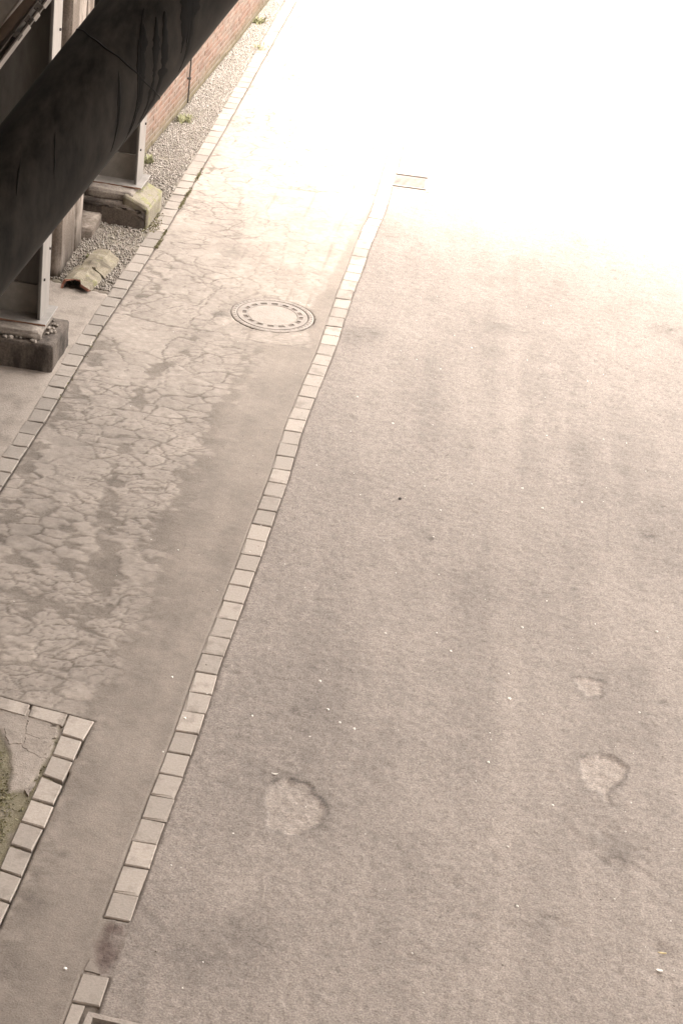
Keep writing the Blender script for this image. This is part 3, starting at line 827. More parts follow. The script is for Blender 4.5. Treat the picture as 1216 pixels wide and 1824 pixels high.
for k, q in enumerate(([(-2.063, 11.042), (-1.887, 11.021), (-1.876, 10.894), (-2.032, 10.893)], [(-1.874, 11.006), (-1.652, 10.945), (-1.648, 10.843), (-1.75, 10.795), (-1.862, 10.846)],
                       [(-2.01, 10.881), (-1.879, 10.859), (-1.853, 10.73), (-1.933, 10.696)], [(-1.851, 10.815), (-1.654, 10.794), (-1.667, 10.608), (-1.703, 10.598), (-1.856, 10.696)],
                       [(-1.831, 10.619), (-1.689, 10.571), (-1.685, 10.379), (-1.757, 10.344)], [(-1.755, 10.331), (-1.690, 10.348), (-1.705, 10.19), (-1.74, 10.239)])):
    q = q[::-1]; cx = sum(p[0] for p in q) / len(q); cy = sum(p[1] for p in q) / len(q)
    q = [(cx + (x - cx) * .95, cy + (y - cy) * .95) for x, y in q]
    ragged('slab_piece', q, -.03, .003 + random.uniform(-.003, .003), MAT['apron'], isl_root, n=60, amp=.008, s=k * 7)

# ------------------------------------------------------------------ manhole cover
def ring(r0, r1, z, n=96, a0=0, a1=2 * math.pi):
    pass
def lathe(name, prof, mat, parent, n=96):
    v, f = [], []
    for i in range(n):
        a = 2 * math.pi * i / n
        v += [(r * math.cos(a), r * math.sin(a), z) for r, z in prof]
    m_ = len(prof)
    for i in range(n):
        for k in range(m_ - 1):
            a, b_ = i * m_ + k, ((i + 1) % n) * m_ + k
            f.append((a, b_, b_ + 1, a + 1))
    return obj(name, v, f, mat, parent)
mh = empty('manhole_cover', (MANHOLE[0], MANHOLE[1], 0), -.1)
tag(mh, 'round iron manhole cover with pale concrete centre and ring of slots', 'manhole cover')
lathe('frame', [(.352, -.06), (.352, .004), (.358, .008), (.392, .008), (.402, .003), (.402, -.06)], MAT['iron'], mh)
# cover: rim, a ring pierced by sixteen slots, concrete infill
def cover():
    n = 192; zt = .006; zb = -.003
    rad = [.345, .341, .296, .256, .246, .240]
    zz = [-.02, zt, zt, zt, zt, -.002]
    v, f = [], []
    for i in range(n):
        a = 2 * math.pi * i / n
        v += [(r * math.cos(a), r * math.sin(a), z) for r, z in zip(rad, zz)]
    slot = lambda i: (i % 12) < 7
    for i in range(n):
        j = (i + 1) % n
        for k in range(5):
            if k == 2 and slot(i): continue
            f.append((i * 6 + k, i * 6 + k + 1, j * 6 + k + 1, j * 6 + k))
    f = [tuple(reversed(q)) for q in f]
    # slot walls
    for i in range(n):
        if slot(i) and not slot((i - 1) % n):
            e = i
            idx = []
            for s_ in range(8):
                idx.append((i + s_) % n)
            loop = [k * 6 + 2 for k in idx] + [k * 6 + 3 for k in reversed(idx)]
            b0 = len(v)
            v += [(v[q][0], v[q][1], zb) for q in loop]
            N = len(loop)
            f += [(loop[q], loop[(q + 1) % N], b0 + (q + 1) % N, b0 + q) for q in range(N)]
    o = obj('cover_ring', v, f, MAT['iron'], mh)
    for s_ in range(16):
        a0 = 2 * math.pi * (s_ * 12) / n; a1 = 2 * math.pi * (s_ * 12 + 7) / n
        pts = [(r * math.cos(a0 + (a1 - a0) * t), r * math.sin(a0 + (a1 - a0) * t), zb + .002) for r, ts in ((.2955, (0, .25, .5, .75, 1)), (.2565, (1, .75, .5, .25, 0))) for t in ts]
        obj('slot', pts, [tuple(range(len(pts)))], MAT['slot_dirt'], o)
cover()
lathe('concrete_infill', [(.2405, -.002), (.238, .004), (.12, .006), (.002, .0065)], MAT['infill'], mh)
lathe('seat', [(.352, -.003), (.3, -.012)], MAT['slot_dirt'], mh)
# short ribs round the frame
for k in range(48):
    a = 2 * math.pi * k / 48
    if k == 0:
        rib0 = box('rib', (.362, -.004, .006), (.388, .004, .0115), MAT['iron'], mh, bevel=.0015)
    else:
        o = rib0.copy(); C.objects.link(o); o.parent = mh; o.rotation_euler = (0, 0, a)

# ------------------------------------------------------------------ gully grates
def gully(gx, gy, label, rz):
    t = empty('gully_grate', (gx, gy, 0), rz)
    tag(t, label, 'drain grate', 'gully grates beside the block row')
    w, h = .255, .275
    def rim(name, w, h, t_, z0, z1, mat):
        pieces = [((-w, h - t_), (w, h)), ((-w, -h), (w, -h + t_)), ((-w, -h + t_), (-w + t_, h - t_)), ((w - t_, -h + t_), (w, h - t_))]
        bm = bmesh.new()
        for lo, hi in pieces:
            r = bmesh.ops.create_cube(bm, size=1)
            for v in r['verts']:
                v.co = Vector((lo[0] + (hi[0] - lo[0]) * (v.co.x + .5), lo[1] + (hi[1] - lo[1]) * (v.co.y + .5), z0 + (z1 - z0) * (v.co.z + .5)))
        me = bpy.data.meshes.new(name); bm.to_mesh(me); bm.free()
        return link(name, me, mat, t)
    rim('frame', w, h, .036, -.12, .006, MAT['infill'])
    rim('grate_rim', w - .036, h - .092, .02, -.03, .004, MAT['iron'])
    box('pit', (-w + .03, -h + .03, -.135), (w - .03, h - .03, -.125), MAT['pit'], t)
    nb = 8
    y0 = -h + .112; step = (2 * (h - .112)) / nb
    for k in range(nb):
        box('bar', (-w + .058, y0 + step * k + .011, -.028), (w - .058, y0 + step * (k + 1) - .011, .003), MAT['iron'], t, bevel=.002)
    return t
gully(GRATES[0][0], GRATES[0][1], 'square iron drain grate in white daylight at the far end of the block row', GRATES[0][2])
gully(GRATES[1][0], GRATES[1][1], 'drain grate at the bottom edge with only its dark slot and pale rim showing', GRATES[1][2])

# ------------------------------------------------------------------ left: wall, pier, recess
wall_root = empty('brick_wall', (-2.86, 21.5, 0))
tag(wall_root, 'low lit stretch of worn red brick wall beyond the black pipe', 'wall')
def build_bricks():
    bl, bh, jt, dp = .24, .065, .011, .10
    bm_ = [box_mesh('brick', (-bl / 2 + .001, 0, 0), (bl / 2, dp, bh), .006, 1, .0022) for _ in range(6)]
    for m_ in bm_: m_.materials.append(MAT['brick'])
    A = Vector((-2.86, 21.5)); pts = [Vector((float(wallx(y)), y)) for y in np.arange(21.5, 34.01, .1)]
    cum = [0]
    for a, b_ in zip(pts[:-1], pts[1:]): cum.append(cum[-1] + (b_ - a).length)
    total = cum[-1]
    def at(s):
        y = np.interp(s, cum, [p.y for p in pts]); x = np.interp(s, cum, [p.x for p in pts])
        y2 = np.interp(s + .1, cum, [p.y for p in pts]); x2 = np.interp(s + .1, cum, [p.x for p in pts])
        return x, y, math.atan2(y2 - y, x2 - x) if s + .1 < total else math.radians(84)
    spec = []
    course = 0
    z = .0
    while z < 3.3:
        s = (.125 if course % 2 else 0) + .02
        while s + bl < total - .1:
            x, y, a = at(s + bl / 2)
            spec.append((x, y, z, a)); s += bl + jt
        z += bh + jt; course += 1
    # the ones that show largest: low courses, near end
    vis = [q for q in spec if q[2] < .10 + .085 * (q[1] - 21.5) + .35]
    vis.sort(key=lambda q: q[1])
    single = set(id(q) for q in vis[:300])
    V, Fc, sh = [], [], []
    for q in spec:
        x, y, z, a = q
        off = random.uniform(-.004, .003)
        if id(q) in single:
            o = bpy.data.objects.new('brick', random.choice(bm_)); C.objects.link(o); o.parent = wall_root
            o.location = (x + 2.86 - off * 0 , y - 21.5, z); o.rotation_euler = (0, 0, a)
            o.location.x += off
            continue
        c, s_ = math.cos(a), math.sin(a)
        b0 = len(V)
        for (dx, dy, dz) in ((-bl / 2, 0, 0), (bl / 2, 0, 0), (bl / 2, dp, 0), (-bl / 2, dp, 0), (-bl / 2, 0, bh), (bl / 2, 0, bh), (bl / 2, dp, bh), (-bl / 2, dp, bh)):
            V.append((x + 2.86 + dx * c - dy * s_ + off, y - 21.5 + dx * s_ + dy * c, z + dz))
        sh += [random.random()] * 8
        Fc += [tuple(b0 + i for i in t) for t in ((0, 1, 5, 4), (1, 2, 6, 5), (3, 0, 4, 7), (4, 5, 6, 7))]
    me = mesh_from('brickwork', V, Fc)
    at_ = me.attributes.new('shade', 'FLOAT', 'POINT'); at_.data.foreach_set('value', np.array(sh, np.float32))
    o = link('brickwork', me, MAT['brick'], wall_root); o['kind'] = 'stuff'
    # mortar core behind the faces
    V, Fc = [], []
    for p in pts: V += [(p.x + 2.86 - .006, p.y - 21.5, -.1), (p.x + 2.86 - .006, p.y - 21.5, 3.31), (p.x + 2.86 - .4, p.y - 21.5, 3.31), (p.x + 2.86 - .4, p.y - 21.5, -.1)]
    n = len(pts)
    for i in range(n - 1):
        for k in range(3): Fc.append((4 * i + k, 4 * i + 4 + k, 4 * i + 5 + k, 4 * i + 1 + k))
    Fc += [(0, 1, 2, 3), (4 * n - 4, 4 * n - 1, 4 * n - 2, 4 * n - 3)]
    obj('mortar', V, Fc, MAT['mortar'], wall_root)
build_bricks()
ub = obj('upper_shade_wall', [(-.05 + .0, 0, 3.33), (1.18, 12.5, 3.33), (1.18 - 6, 12.5, 3.33), (-6, 0, 3.33), (-.05, 0, 13), (1.18, 12.5, 13), (1.18 - 6, 12.5, 13), (-6, 0, 13)],  # unseen upper storey, added to shade the left lane
         [(0, 1, 5, 4), (1, 2, 6, 5), (2, 3, 7, 6), (3, 0, 4, 7), (4, 5, 6, 7), (3, 2, 1, 0)], MAT['brick'], wall_root)
# bricks turn their outer face (local -y) towards the road

co = empty('conduit', (float(wallx(24.42)) + .03, 24.42, 0))
tag(co, 'thin dark vertical conduit fixed to the brick wall', 'conduit')
bm = bmesh.new(); bmesh.ops.create_cone(bm, cap_ends=True, segments=12, radius1=.010, radius2=.010, depth=2.6)
for v in bm.verts: v.co.z += 1.35
me = bpy.data.meshes.new('tube'); bm.to_mesh(me); bm.free(); link('tube', me, MAT['dark_iron'], co)
for z in (.35, 1.2, 2.1): box('clip', (-.028, -.024, z), (.019, .024, z + .02), MAT['dark_iron'], co)

pier = empty('plaster_pier', (-3.04, 18.5, 0), -.02)
tag(pier, 'tall pier with flaking pale plaster standing behind the nearest steel column', 'pier')
rough_block('shaft', (-.55, 0, -.05), (0, .72, 6.5), MAT['plaster'], pier, cuts=11, amp=.010, bevel=.015, seed=3)
rough_block('corner_strip', (-.45, .722, -.05), (.012, 1.06, 6.5), MAT['plaster'], pier, cuts=11, amp=.013, bevel=.02, seed=8)

st = empty('stone_step', (-3.0, 19.62, 0), -.04)
tag(st, 'worn stone step at the wall foot between pier and far plinth', 'step')
rough_block('tread', (-.5, 0, -.03), (.085, .62, .10), MAT['plaster'], st, cuts=5, amp=.006, bevel=.015, seed=4)

hall = empty('recess_wall', (-4.7, 14, 0))
tag(hall, 'dark recessed wall in shade behind the columns and pipe', 'wall')
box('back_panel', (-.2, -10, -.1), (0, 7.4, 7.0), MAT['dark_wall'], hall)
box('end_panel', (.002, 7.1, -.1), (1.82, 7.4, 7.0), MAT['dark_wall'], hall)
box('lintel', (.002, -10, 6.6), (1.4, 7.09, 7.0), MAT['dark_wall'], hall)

# ------------------------------------------------------------------ steel columns on plinths
def plinth1():
    t = empty('column_plinth', (-3.10, 16.65, 0), -.06)
    tag(t, 'near stained concrete plinth with rubble mortar and rusty plate edge on top', 'plinth', 'plinths under the steel columns')
    rough_block('base_block', (-.50, -.315, -.04), (.41, .315, .252), MAT['plinth'], t, cuts=9, amp=.009, bevel=.012, seed=1)
    rough_block('mortar_bed', (-.45, -.235, .24), (.27, .26, .322), MAT['mortar_rubble'], t, cuts=9, amp=.016, bevel=.02, seed=2)
    # rubble lumps pressed into the bed
    for k in range(26):
        x, y = random.uniform(.2, .36) if k % 2 else random.uniform(-.42, .3), (random.uniform(-.2, .24) if k % 2 else random.uniform(-.285, -.21))
        bm = bmesh.new(); bmesh.ops.create_icosphere(bm, subdivisions=1, radius=random.uniform(.014, .03))
        for v in bm.verts: v.co = Vector((v.co.x * random.uniform(.8, 1.3), v.co.y * random.uniform(.8, 1.3), v.co.z * .7)) + Vector((x, y, .262))
        me = bpy.data.meshes.new('rubble'); bm.to_mesh(me); bm.free(); link('rubble', me, MAT['mortar_rubble'], t)
    return t
plinth1()
def plinth2():
    t = empty('column_plinth', (-2.74, 20.45, 0), -.10)
    tag(t, 'far dark plinth with green moss on its sloping shoulder', 'plinth', 'plinths under the steel columns')
    def slope(v):
        if v.co.z > .2: v.co.z -= max(0, v.co.x - .13) * .38 + max(0, -.12 - v.co.y) * .25
    rough_block('base_block', (-.40, -.33, -.04), (.352, .33, .262), MAT['plinth'], t, cuts=10, amp=.008, bevel=.014, seed=6, edit=lambda v: slope(v))
    def facet(v):
        v.co.z -= max(0, v.co.x - .13) * .42
    rough_block('mossy_shoulder', (.08, -.30, .19), (.362, .335, .31), MAT['plinth_moss'], t, cuts=8, amp=.007, bevel=.014, seed=9, edit=facet)
    rough_block('mossy_side', (.335, -.322, -.03), (.366, .337, .205), MAT['plinth_moss'], t, cuts=7, amp=.004, bevel=.008, seed=10)
    rough_block('mortar_bed', (-.34, -.24, .22), (.17, .25, .325), MAT['mortar_rubble'], t, cuts=8, amp=.012, bevel=.02, seed=7)
    return t
plinth2()

def column(x, y, z0, top, rz, label):
    """H-section: flanges face left and right, web faces the camera side"""
    t = empty('steel_column', (x, y, z0), rz)
    tag(t, label, 'column', 'steel columns under the overhead plant')
    fw, d, tf = .15, .5, .022
    h = top - z0
    pl = box('base_plate', (-d - .06, -.225, 0), (.075, .225, .018), MAT['pale_steel'], t, bevel=.003)
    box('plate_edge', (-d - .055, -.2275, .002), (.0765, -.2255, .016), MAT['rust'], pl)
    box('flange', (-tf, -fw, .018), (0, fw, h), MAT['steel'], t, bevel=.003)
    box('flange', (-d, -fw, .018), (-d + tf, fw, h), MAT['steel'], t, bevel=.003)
    box('web', (-d + tf, -.008, .30), (-tf, .008, h), MAT['steel'], t)  # web's shade is put into its dark colour
    box('lit_web_foot', (-d + tf, -.03, .018), (-tf, .03, .30), MAT['grey_sheet'], t)  # light from the ground on the web, painted as a paler foot
    fc = box('lit_flange_face', (.001, -fw + .002, .018), (.006, fw - .002, h), MAT['pale_steel'], t)  # pale strip paints the lit side of the flange
    for zz, yy in ((.38, -.07), (.62, .09), (1.9, -.07), (2.6, .08)):
        bm = bmesh.new(); bmesh.ops.create_cone(bm, cap_ends=True, segments=6, radius1=.014, radius2=.012, depth=.014)
        bmesh.ops.rotate(bm, verts=bm.verts, matrix=Matrix.Rotation(math.pi / 2, 3, 'Y'))
        for v in bm.verts: v.co += Vector((.012, yy, zz))
        me = bpy.data.meshes.new('bolt'); bm.to_mesh(me); bm.free(); link('bolt', me, MAT['dark_iron'], t)
    return t
column(-2.885, 16.80, .322, 7.2, -.07, 'nearest steel column with painted-in lit flange face standing on the stained plinth')
column(-2.585, 20.60, .325, 7.2, -.09, 'farther steel column with painted-in lit flange face standing on the mossy plinth')

# ------------------------------------------------------------------ inclined black pipe
def inclined(P0, P1):
    a = (P1 - P0).normalized()
    side = a.cross(-F).normalized()
    out = side.cross(a).normalized()
    if out.dot(-F) < 0: out = -out
    return a, out
P0 = Vector((-2.783, 14.097, 2.30)); P1 = Vector((-1.735, 14.91, 3.81))
a, outv = inclined(P0, P1)
RAD = .389
pipe = empty('black_pipe', P0 - a * 3.2)
tag(pipe, 'thick black bitumen-coated pipe slanting up across the upper left corner', 'pipe')
o_ = P0 - a * 3.2
e1 = outv; e2 = a.cross(outv).normalized()
def pp(s, th, r=RAD):
    return a * s + (e1 * math.cos(th) + e2 * math.sin(th)) * r
n, ns = 72, 90
Lp = 9.5
v, f = [], []
for i in range(ns + 1):
    for k in range(n):
        s = Lp * i / ns; th = 2 * math.pi * k / n
        dent = .004 * (float(vnoise(np.array(s * 3.0), np.array(th * 2.5), 5)) - .5)
        v.append(pp(s, th, RAD + dent))
for i in range(ns):
    for k in range(n):
        f.append((i * n + k, i * n + (k + 1) % n, (i + 1) * n + (k + 1) % n, (i + 1) * n + k))
f += [tuple(range(n)), tuple(range(ns * n, ns * n + n))[::-1]]
shell = obj('shell', v, f, MAT['pipe'], pipe, smooth=True)
def seam(s0):
    v, f = [], []
    for k in range(n):
        th = 2 * math.pi * k / n
        wob = .004 * math.sin(th * 5) + .003 * math.sin(th * 13)
        for ds, dr in ((-.007, -.001), (-.003, .0035), (.003, .0035), (.007, -.001)):
            v.append(pp(s0 + ds + wob, th, RAD + dr))
    for k in range(n):
        for j in range(3):
            A_, B_ = k * 4 + j, ((k + 1) % n) * 4 + j
            f.append((A_, B_, B_ + 1, A_ + 1))
    obj('weld_seam', v, f, MAT['tar'], pipe, smooth=True)
for s0 in (4.60, 2.3, 6.9): seam(s0)
gv = Vector((0, 0, -1))
def drip(s, th, w0, length, seed):
    """tar that has run down the round flank under its own weight"""
    r = random.Random(seed)
    v, f = [], []
    L, k = 0, 0
    step = .02
    while L < length:
        nrm = (e1 * math.cos(th) + e2 * math.sin(th))
        tg = gv - nrm * gv.dot(nrm)
        if tg.length < .12: break
        tg.normalize()
        cr = nrm.cross(tg)
        w = w0 * (.55 + .9 * float(vnoise(np.array(L * 9.0), np.array(seed * 3.1)))) * (.6 + .8 * float(vnoise(np.array(L * 45.0), np.array(seed * 1.7)))) * min(1, .3 + L * 8) * (1 if L < length * .7 else max(.25, (length - L) / (length * .3)))
        c = nrm * (RAD + .0015) + a * s
        for q, lift in ((-1, -.0012), (-.6, .001), (.6, .001), (1, -.0012)):
            v.append(c + cr * (w * q) + nrm * lift)
        if k:
            b0 = (k - 1) * 4
            for j in range(3): f.append((b0 + j, b0 + j + 1, b0 + j + 5, b0 + j + 4))
        s += tg.dot(a) * step
        t2 = (-e1 * math.sin(th) + e2 * math.cos(th))
        th += tg.dot(t2) * step / RAD + r.uniform(-.006, .006)
        L += step; k += 1
    if k > 2: obj('tar_run', v, f, MAT['tar'], pipe, smooth=True)
# (distance along the pipe, angle round it, half width, length)
for q in ((5.07, .28, .030, 1.2), (5.0, .22, .022, 1.1), (4.90, .12, .022, 1.0), (4.84, .16, .010, .8), (4.99, -.05, .014, .7), (4.94, .02, .008, .9), (4.50, .38, .009, .6), (4.53, .30, .005, .4), (5.40, .15, .045, .5), (5.46, .22, .05, .35),
          (5.52, .0, .024, .7), (5.3, .3, .032, .5), (5.36, .36, .02, .7), (6.1, -.2, .012, .5), (6.25, -.3, .016, .4), (5.8, -.25, .006, .5), (3.9, .1, .005, .35), (3.6, -.1, .006, .3)):
    drip(*q, seed=int(q[0] * 100))

# ------------------------------------------------------------------ inclined conveyor frame, top left corner
fr = empty('conveyor_frame', (0, 0, 0))
tag(fr, 'slanting steel conveyor frame with pale flange edges in the top left corner', 'conveyor')
u_ = Vector((.4932, .4122, .7661)); n_ = Vector((-.8699, .2337, .4343)); d_ = u_.cross(n_).normalized()
if d_.dot(F) > 0: d_ = -d_
fr.matrix_world = Matrix(((u_.x, n_.x, d_.x, -3.037), (u_.y, n_.y, d_.y, 15.2), (u_.z, n_.z, d_.z, 3.084), (0, 0, 0, 1)))
# axes here: x along the slope, y across it, z towards the road
for x0, x1, y0 in ((-4, .37, 0), (.425, .49, 0), (.55, 3.2, 0)):
    box('lower_flange', (x0, y0 - .006, -.10), (x1, y0 + .006, .012), MAT['pale_steel'], fr, bevel=.002)
for x0, x1 in ((-4, .245), (.26, .56), (.57, 3.2)):
    box('upper_flange', (x0, .045, -.10), (x1, .054, .004), MAT['pale_steel'], fr, bevel=.002)
box('channel_web', (-4, .007, -.10), (3.2, .044, -.085), MAT['steel'], fr)
box('inner_plate', (-4, .055, -.12), (3.2, .10, -.06), MAT['steel'], fr)
br = box('side_plate', (-4, .0, -.004), (3.2, .075, .0), MAT['brown'], fr)
br.location = (0, .104, -.03); br.rotation_euler = (0, 0, -.055)
box('plate_lip', (-4, -.004, -.002), (3.2, .002, .008), MAT['brown'], br)
box('top_lip', (-4, .166, -.05), (3.2, .172, -.015), MAT['pale_steel'], fr)
box('cover_sheet', (-4, .174, -.30), (3.2, .62, -.03), MAT['grey_sheet'], fr, bevel=.01)
for x in (.40, .52, .25, -.4, 1.2):
    box('splice_plate', (x - .03, -.012, -.02), (x + .03, .05, .002), MAT['steel'], fr, bevel=.004)
for x in (.39, .41, .51, .24):
    box('bolt', (x - .008, .006, .002), (x + .008, .022, .014), MAT['dark_iron'], fr, bevel=.004)

# ------------------------------------------------------------------ broken half pipe of clay, mossy
def clay_piece():
    t = empty('broken_clay_channel', (-2.83, 18.22, -.005), -.10)
    tag(t, 'broken mossy clay channel piece lying hollow side down in the gravel', 'clay channel')
    def half(name, y0, y1, ragged_front, seed):
        r = random.Random(seed)
        # angular hood: steep left side, flat top, sloping right side
        prof = [(-.14, 0), (-.138, .05), (-.11, .095), (-.03, .112), (.035, .10), (.05, .085), (.135, .045), (.15, 0)]
        inn = [(x * .91, max(0, z - .014)) for x, z in prof]
        v, f = [], []
        ny = 14; m_ = len(prof)
        for i in range(ny + 1):
            y = y0 + (y1 - y0) * i / ny
            for k, (x, z) in enumerate(prof):
                yy = y + (r.uniform(-.05, .07) if i == 0 and ragged_front else 0) + (r.uniform(-.012, .012) if i == ny else 0)
                v.append((x + .03 * (float(vnoise(np.array(y * 9.0), np.array(k * .9), seed)) - .5), yy, max(0, z + (.03 * (float(vnoise(np.array(y * 11.0), np.array(k * 1.3 + 5), seed)) - .5) if z else 0))))
            for k, (x, z) in enumerate(inn):
                v.append((x, v[i * 2 * m_ + k][1], z))
        for i in range(ny):
            for k in range(m_ - 1):
                A_ = i * 2 * m_ + k; B_ = A_ + 2 * m_
                f.append((A_, A_ + 1, B_ + 1, B_))
        sh = obj(name, v, f, MAT['clay'], t)
        f2 = []
        for i in range(ny):
            for k in range(m_ - 1):
                A_ = i * 2 * m_ + m_ + k; B_ = A_ + 2 * m_
                f2.append((A_, B_, B_ + 1, A_ + 1))
        obj('hollow', v, f2, MAT['dark_hollow'], sh)
        for i in (0, ny):
            idx = [i * 2 * m_ + k for k in range(m_)] + [i * 2 * m_ + m_ + k for k in range(m_)]
            vv = [v[q] for q in idx]
            obj('broken_edge', vv, [(k, k + 1, m_ + k + 1, m_ + k) for k in range(m_ - 1)], MAT['terracotta'] if (i == 0 and ragged_front) else MAT['clay'], sh)
        return sh
    half('shell', .02, .42, True, 3)
    b_ = half('shell', .43, .92, False, 5)
    b_.rotation_euler = (0, 0, -.05); b_.location = (.012, 0, -.006)
    return t
clay_piece()

# ------------------------------------------------------------------ weeds, moss
def weed(x, y, h, n, label, spread, mat='leaf'):
    r = random.Random(int(x * 100 + y * 1000))
    t = empty('weed', (x, y, -.005))
    tag(t, label, 'weed', 'weeds along the wall and kerb')
    V, Fc, S, SF = [], [], [], []
    for k in range(n):
        a_ = r.uniform(0, 6.283); l = h * r.uniform(.25, 1.0) * math.exp(-0.0); lean = r.uniform(.5, 1.4)
        d = Vector((math.cos(a_), math.sin(a_), 0)); sd_ = Vector((-d.y, d.x, 0))
        base = Vector((r.gauss(0, spread * .6), r.gauss(0, spread), 0))
        tip = base + d * l * lean * .7 + Vector((0, 0, l * r.uniform(.5, 1)))
        midp = base.lerp(tip, .55) + Vector((0, 0, l * .12))
        w = h * r.uniform(.10, .2)
        b0 = len(V)
        V += [base - sd_ * w * .25, base + sd_ * w * .25, midp + sd_ * w, tip, midp - sd_ * w]
        Fc.append((b0, b0 + 1, b0 + 2, b0 + 3, b0 + 4))
    obj('leaves', V, Fc, MAT[mat], t)
weed(-2.70, 22.2, .10, 70, 'green weed tuft at the wall foot beside the far column', .05)
weed(-2.50, 23.85, .09, 90, 'low green weeds at the wall foot below the conduit', .08)
weed(-2.07, 28.7, .10, 80, 'yellow green weed clump high in the frame by the end of the brick wall', .07)
weed(-1.90, 27.4, .06, 50, 'small yellowish weed on the outer edge of the gravel strip', .06)
weed(-2.86, 19.1, .05, 30, 'tiny pale weed growing beside the flaking pier', .04)

def moss():
    V, Fc = [], []
    r = random.Random(4)
    def clump(x, y, z, n, sp, h):
        for _ in range(n):
            px, py = x + r.gauss(0, sp), y + r.gauss(0, sp)
            a_ = r.uniform(0, 6.283); w = r.uniform(.004, .011); hh = h * r.uniform(.5, 1.2)
            d = Vector((math.cos(a_) * w, math.sin(a_) * w, 0)); b0 = len(V)
            tip = Vector((px + r.gauss(0, .008), py + r.gauss(0, .008), z + hh))
            c = Vector((px, py, z))
            V.extend([c - d, c + d, tip + d * .5, tip - d * .5]); Fc.append((b0, b0 + 1, b0 + 2, b0 + 3))
    for y in np.arange(19.6, 22.7, .018):                       # joint on the road side of the edging blocks
        k = max(0, float(fbm(np.array(y * 3.0), np.array(2.0), 3, 6)) - .40) * 5
        clump(float(row1x(y)) + .088, y, -.004, int(9 * k), .010, .014)
    for _ in range(60):
        clump(r.uniform(-2.45, -2.3), r.uniform(20.0, 20.6), 0, 5, .02, .014)
    for y in np.arange(15.8, 17.6, .03):
        clump(float(row1x(y)) + .088, y, -.005, int(3 * r.random()), .010, .010)
    for _ in range(330):                                         # island
        x, y = r.uniform(-2.15, -1.73), r.uniform(9.5, 10.75)
        if x < -1.80 - .5 * max(0, y - 10.2) and float(fbm(np.array(x * 5), np.array(y * 5), 4, 33)) > .40:
            clump(x, y, -.008, 12, .03, .006)
    for y in np.arange(9.9, 11.0, .03):
        clump(float(np.interp(y, [9.2, 10.2, 11.0], [-1.755, -1.70, -1.645])), y, -.004, int(5 * r.random() ** 2), .012, .013)
    o = obj('moss', V, Fc, MAT['moss'])
    tag(o, 'moss growing in block joints and on the kerbed island', 'moss', kind='stuff')
moss()

# ------------------------------------------------------------------ small litter on the road
SPECKS = [(.43, 12.65), (.91, 12.52), (1.44, 12.98), (2.46, 13.17), (-1.01, 11.72), (0, 11.91), (1.56, 11.85), (2.25, 12.03), (.08, 11.57), (.27, 11.38), (.17, 11.43), (-.41, 10.08), (1.3, 10.3),
          (2.12, 10.94), (1.6, 10.8), (1.18, 11.19), (1.2, 11.46), (-1.2, 13.47), (.75, 14.2), (1.64, 14.93), (.8, 14.66), (2.23, 16.4), (-1.2, 8.68), (.73, 9.18), (1.35, 9.73), (-.95, 10.84),
          (1.33, 12.32), (-.86, 11.25), (-.42, 11.38), (1.85, 19.4), (1.04, 18.06), (.35, 16.17), (.01, 16.63), (1.48, 15.24), (1.98, 15.13)]
def pebble_mesh(name, r, flat, seed):
    q = random.Random(seed)
    bm = bmesh.new(); bmesh.ops.create_icosphere(bm, subdivisions=1, radius=r)
    for v in bm.verts: v.co = Vector((v.co.x * q.uniform(.75, 1.3), v.co.y * q.uniform(.75, 1.3), v.co.z * flat * q.uniform(.8, 1.2)))
    me = bpy.data.meshes.new(name); bm.to_mesh(me); bm.free(); return me
def grit():
    V, Fc, sh = [], [], []
    r = random.Random(5)
    pts = [(x, y, r.uniform(.007, .012), 1.0) for x, y in SPECKS]
    for _ in range(420): pts.append((r.uniform(-.75, 3.4), r.uniform(8.2, 20), r.uniform(.003, .007), r.choice((.9, .99, .0, .5, .0, 1.0))))
    for _ in range(70): pts.append((r.uniform(-2.3, -.7), r.uniform(11.4, 20), r.uniform(.003, .006), r.choice((.99, .05, .5))))
    for x, y, s, c in pts:
        me = pebble_mesh('g', s, .6, r.random()); b0 = len(V)
        V += [(p.co.x + x, p.co.y + y, p.co.z + s * .35) for p in me.vertices]
        Fc += [tuple(b0 + i for i in p.vertices) for p in me.polygons]
        sh += [c] * len(me.vertices)
        bpy.data.meshes.remove(me)
    me = mesh_from('grit', V, Fc)
    at_ = me.attributes.new('shade', 'FLOAT', 'POINT'); at_.data.foreach_set('value', np.array(sh, np.float32))
    o = link('grit', me, MAT['gravel'])
    tag(o, 'scattered pale and dark grit on the asphalt', 'grit', kind='stuff')
grit()
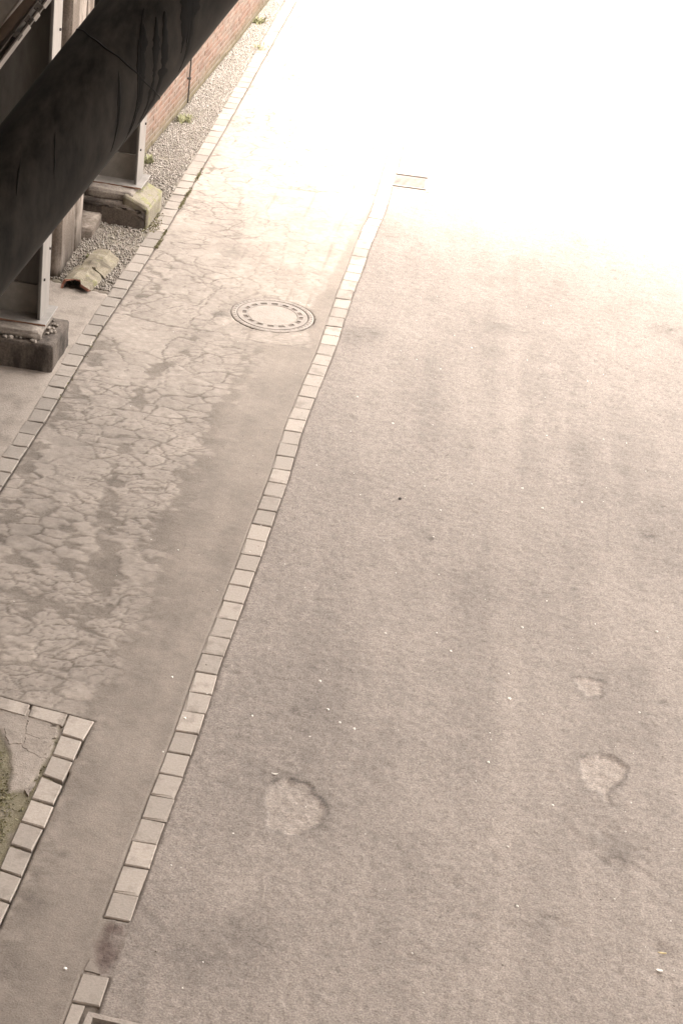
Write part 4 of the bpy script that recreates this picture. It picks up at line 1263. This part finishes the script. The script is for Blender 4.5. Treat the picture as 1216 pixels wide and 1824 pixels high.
def bit(name, x, y, me, mat, label, cat):
    o = link(name, me, MAT[mat]); o.location = (x, y, .006); tag(o, label, cat); return o
bit('pebble', .46, 14.77, pebble_mesh('pebble', .018, .6, 1), 'dark_stone', 'single dark pebble lying in the middle of the asphalt', 'pebble')
bit('pebble', 1.33, 11.99, pebble_mesh('pebble', .016, .5, 2), 'scrap', 'pale pebble on the light wheel track left of the potholes', 'pebble')
def flake(name, l, w, seed):
    q = random.Random(seed); n = 9
    P = [(math.cos(2 * math.pi * k / n) * l * q.uniform(.7, 1.1), math.sin(2 * math.pi * k / n) * w * q.uniform(.7, 1.1)) for k in range(n)]
    v = [(x, y, 0 + .006 * abs(x) / l) for x, y in P] + [(x, y, .003 + .006 * abs(x) / l) for x, y in P]
    f = [tuple(range(n - 1, -1, -1)), tuple(range(n, 2 * n))] + [(i, (i + 1) % n, n + (i + 1) % n, n + i) for i in range(n)]
    return mesh_from(name, v, f)
bit('fallen_leaf', 2.21, 9.46, flake('fallen_leaf', .03, .008, 3), 'dead_leaf', 'dry yellow leaf on the asphalt near the lower right edge', 'leaf')
bit('paper_scrap', 2.18, 9.30, flake('paper_scrap', .022, .012, 4), 'scrap', 'pale paper scrap just below the dry leaf at lower right', 'scrap')
bit('paper_scrap', -.21, 10.745, flake('paper_scrap', .022, .008, 5), 'scrap', 'thin pale scrap at the upper rim of the left pothole', 'scrap')

# ------------------------------------------------------------------ unseen slab and rear wall, added to shade the foreground
rf = empty('shade_roof', (0, 0, 0)); rf['kind'] = 'structure'
ROOF_Y, ROOF_Z = 17.9, 20.5
box('slab', (-26, -11, ROOF_Z), (26, ROOF_Y, ROOF_Z + .5), MAT['soffit'], rf)
for k in range(5):
    box('beam', (-26, -10 + 6.4 * k, ROOF_Z - .6), (26, -9.6 + 6.4 * k, ROOF_Z - .002), MAT['soffit'], rf)
box('rear_shade_wall', (-26, -11.4, -.2), (26, -11.002, ROOF_Z + .5), MAT['soffit'], rf)  # unseen, added to cut light on faces turned to the viewpoint
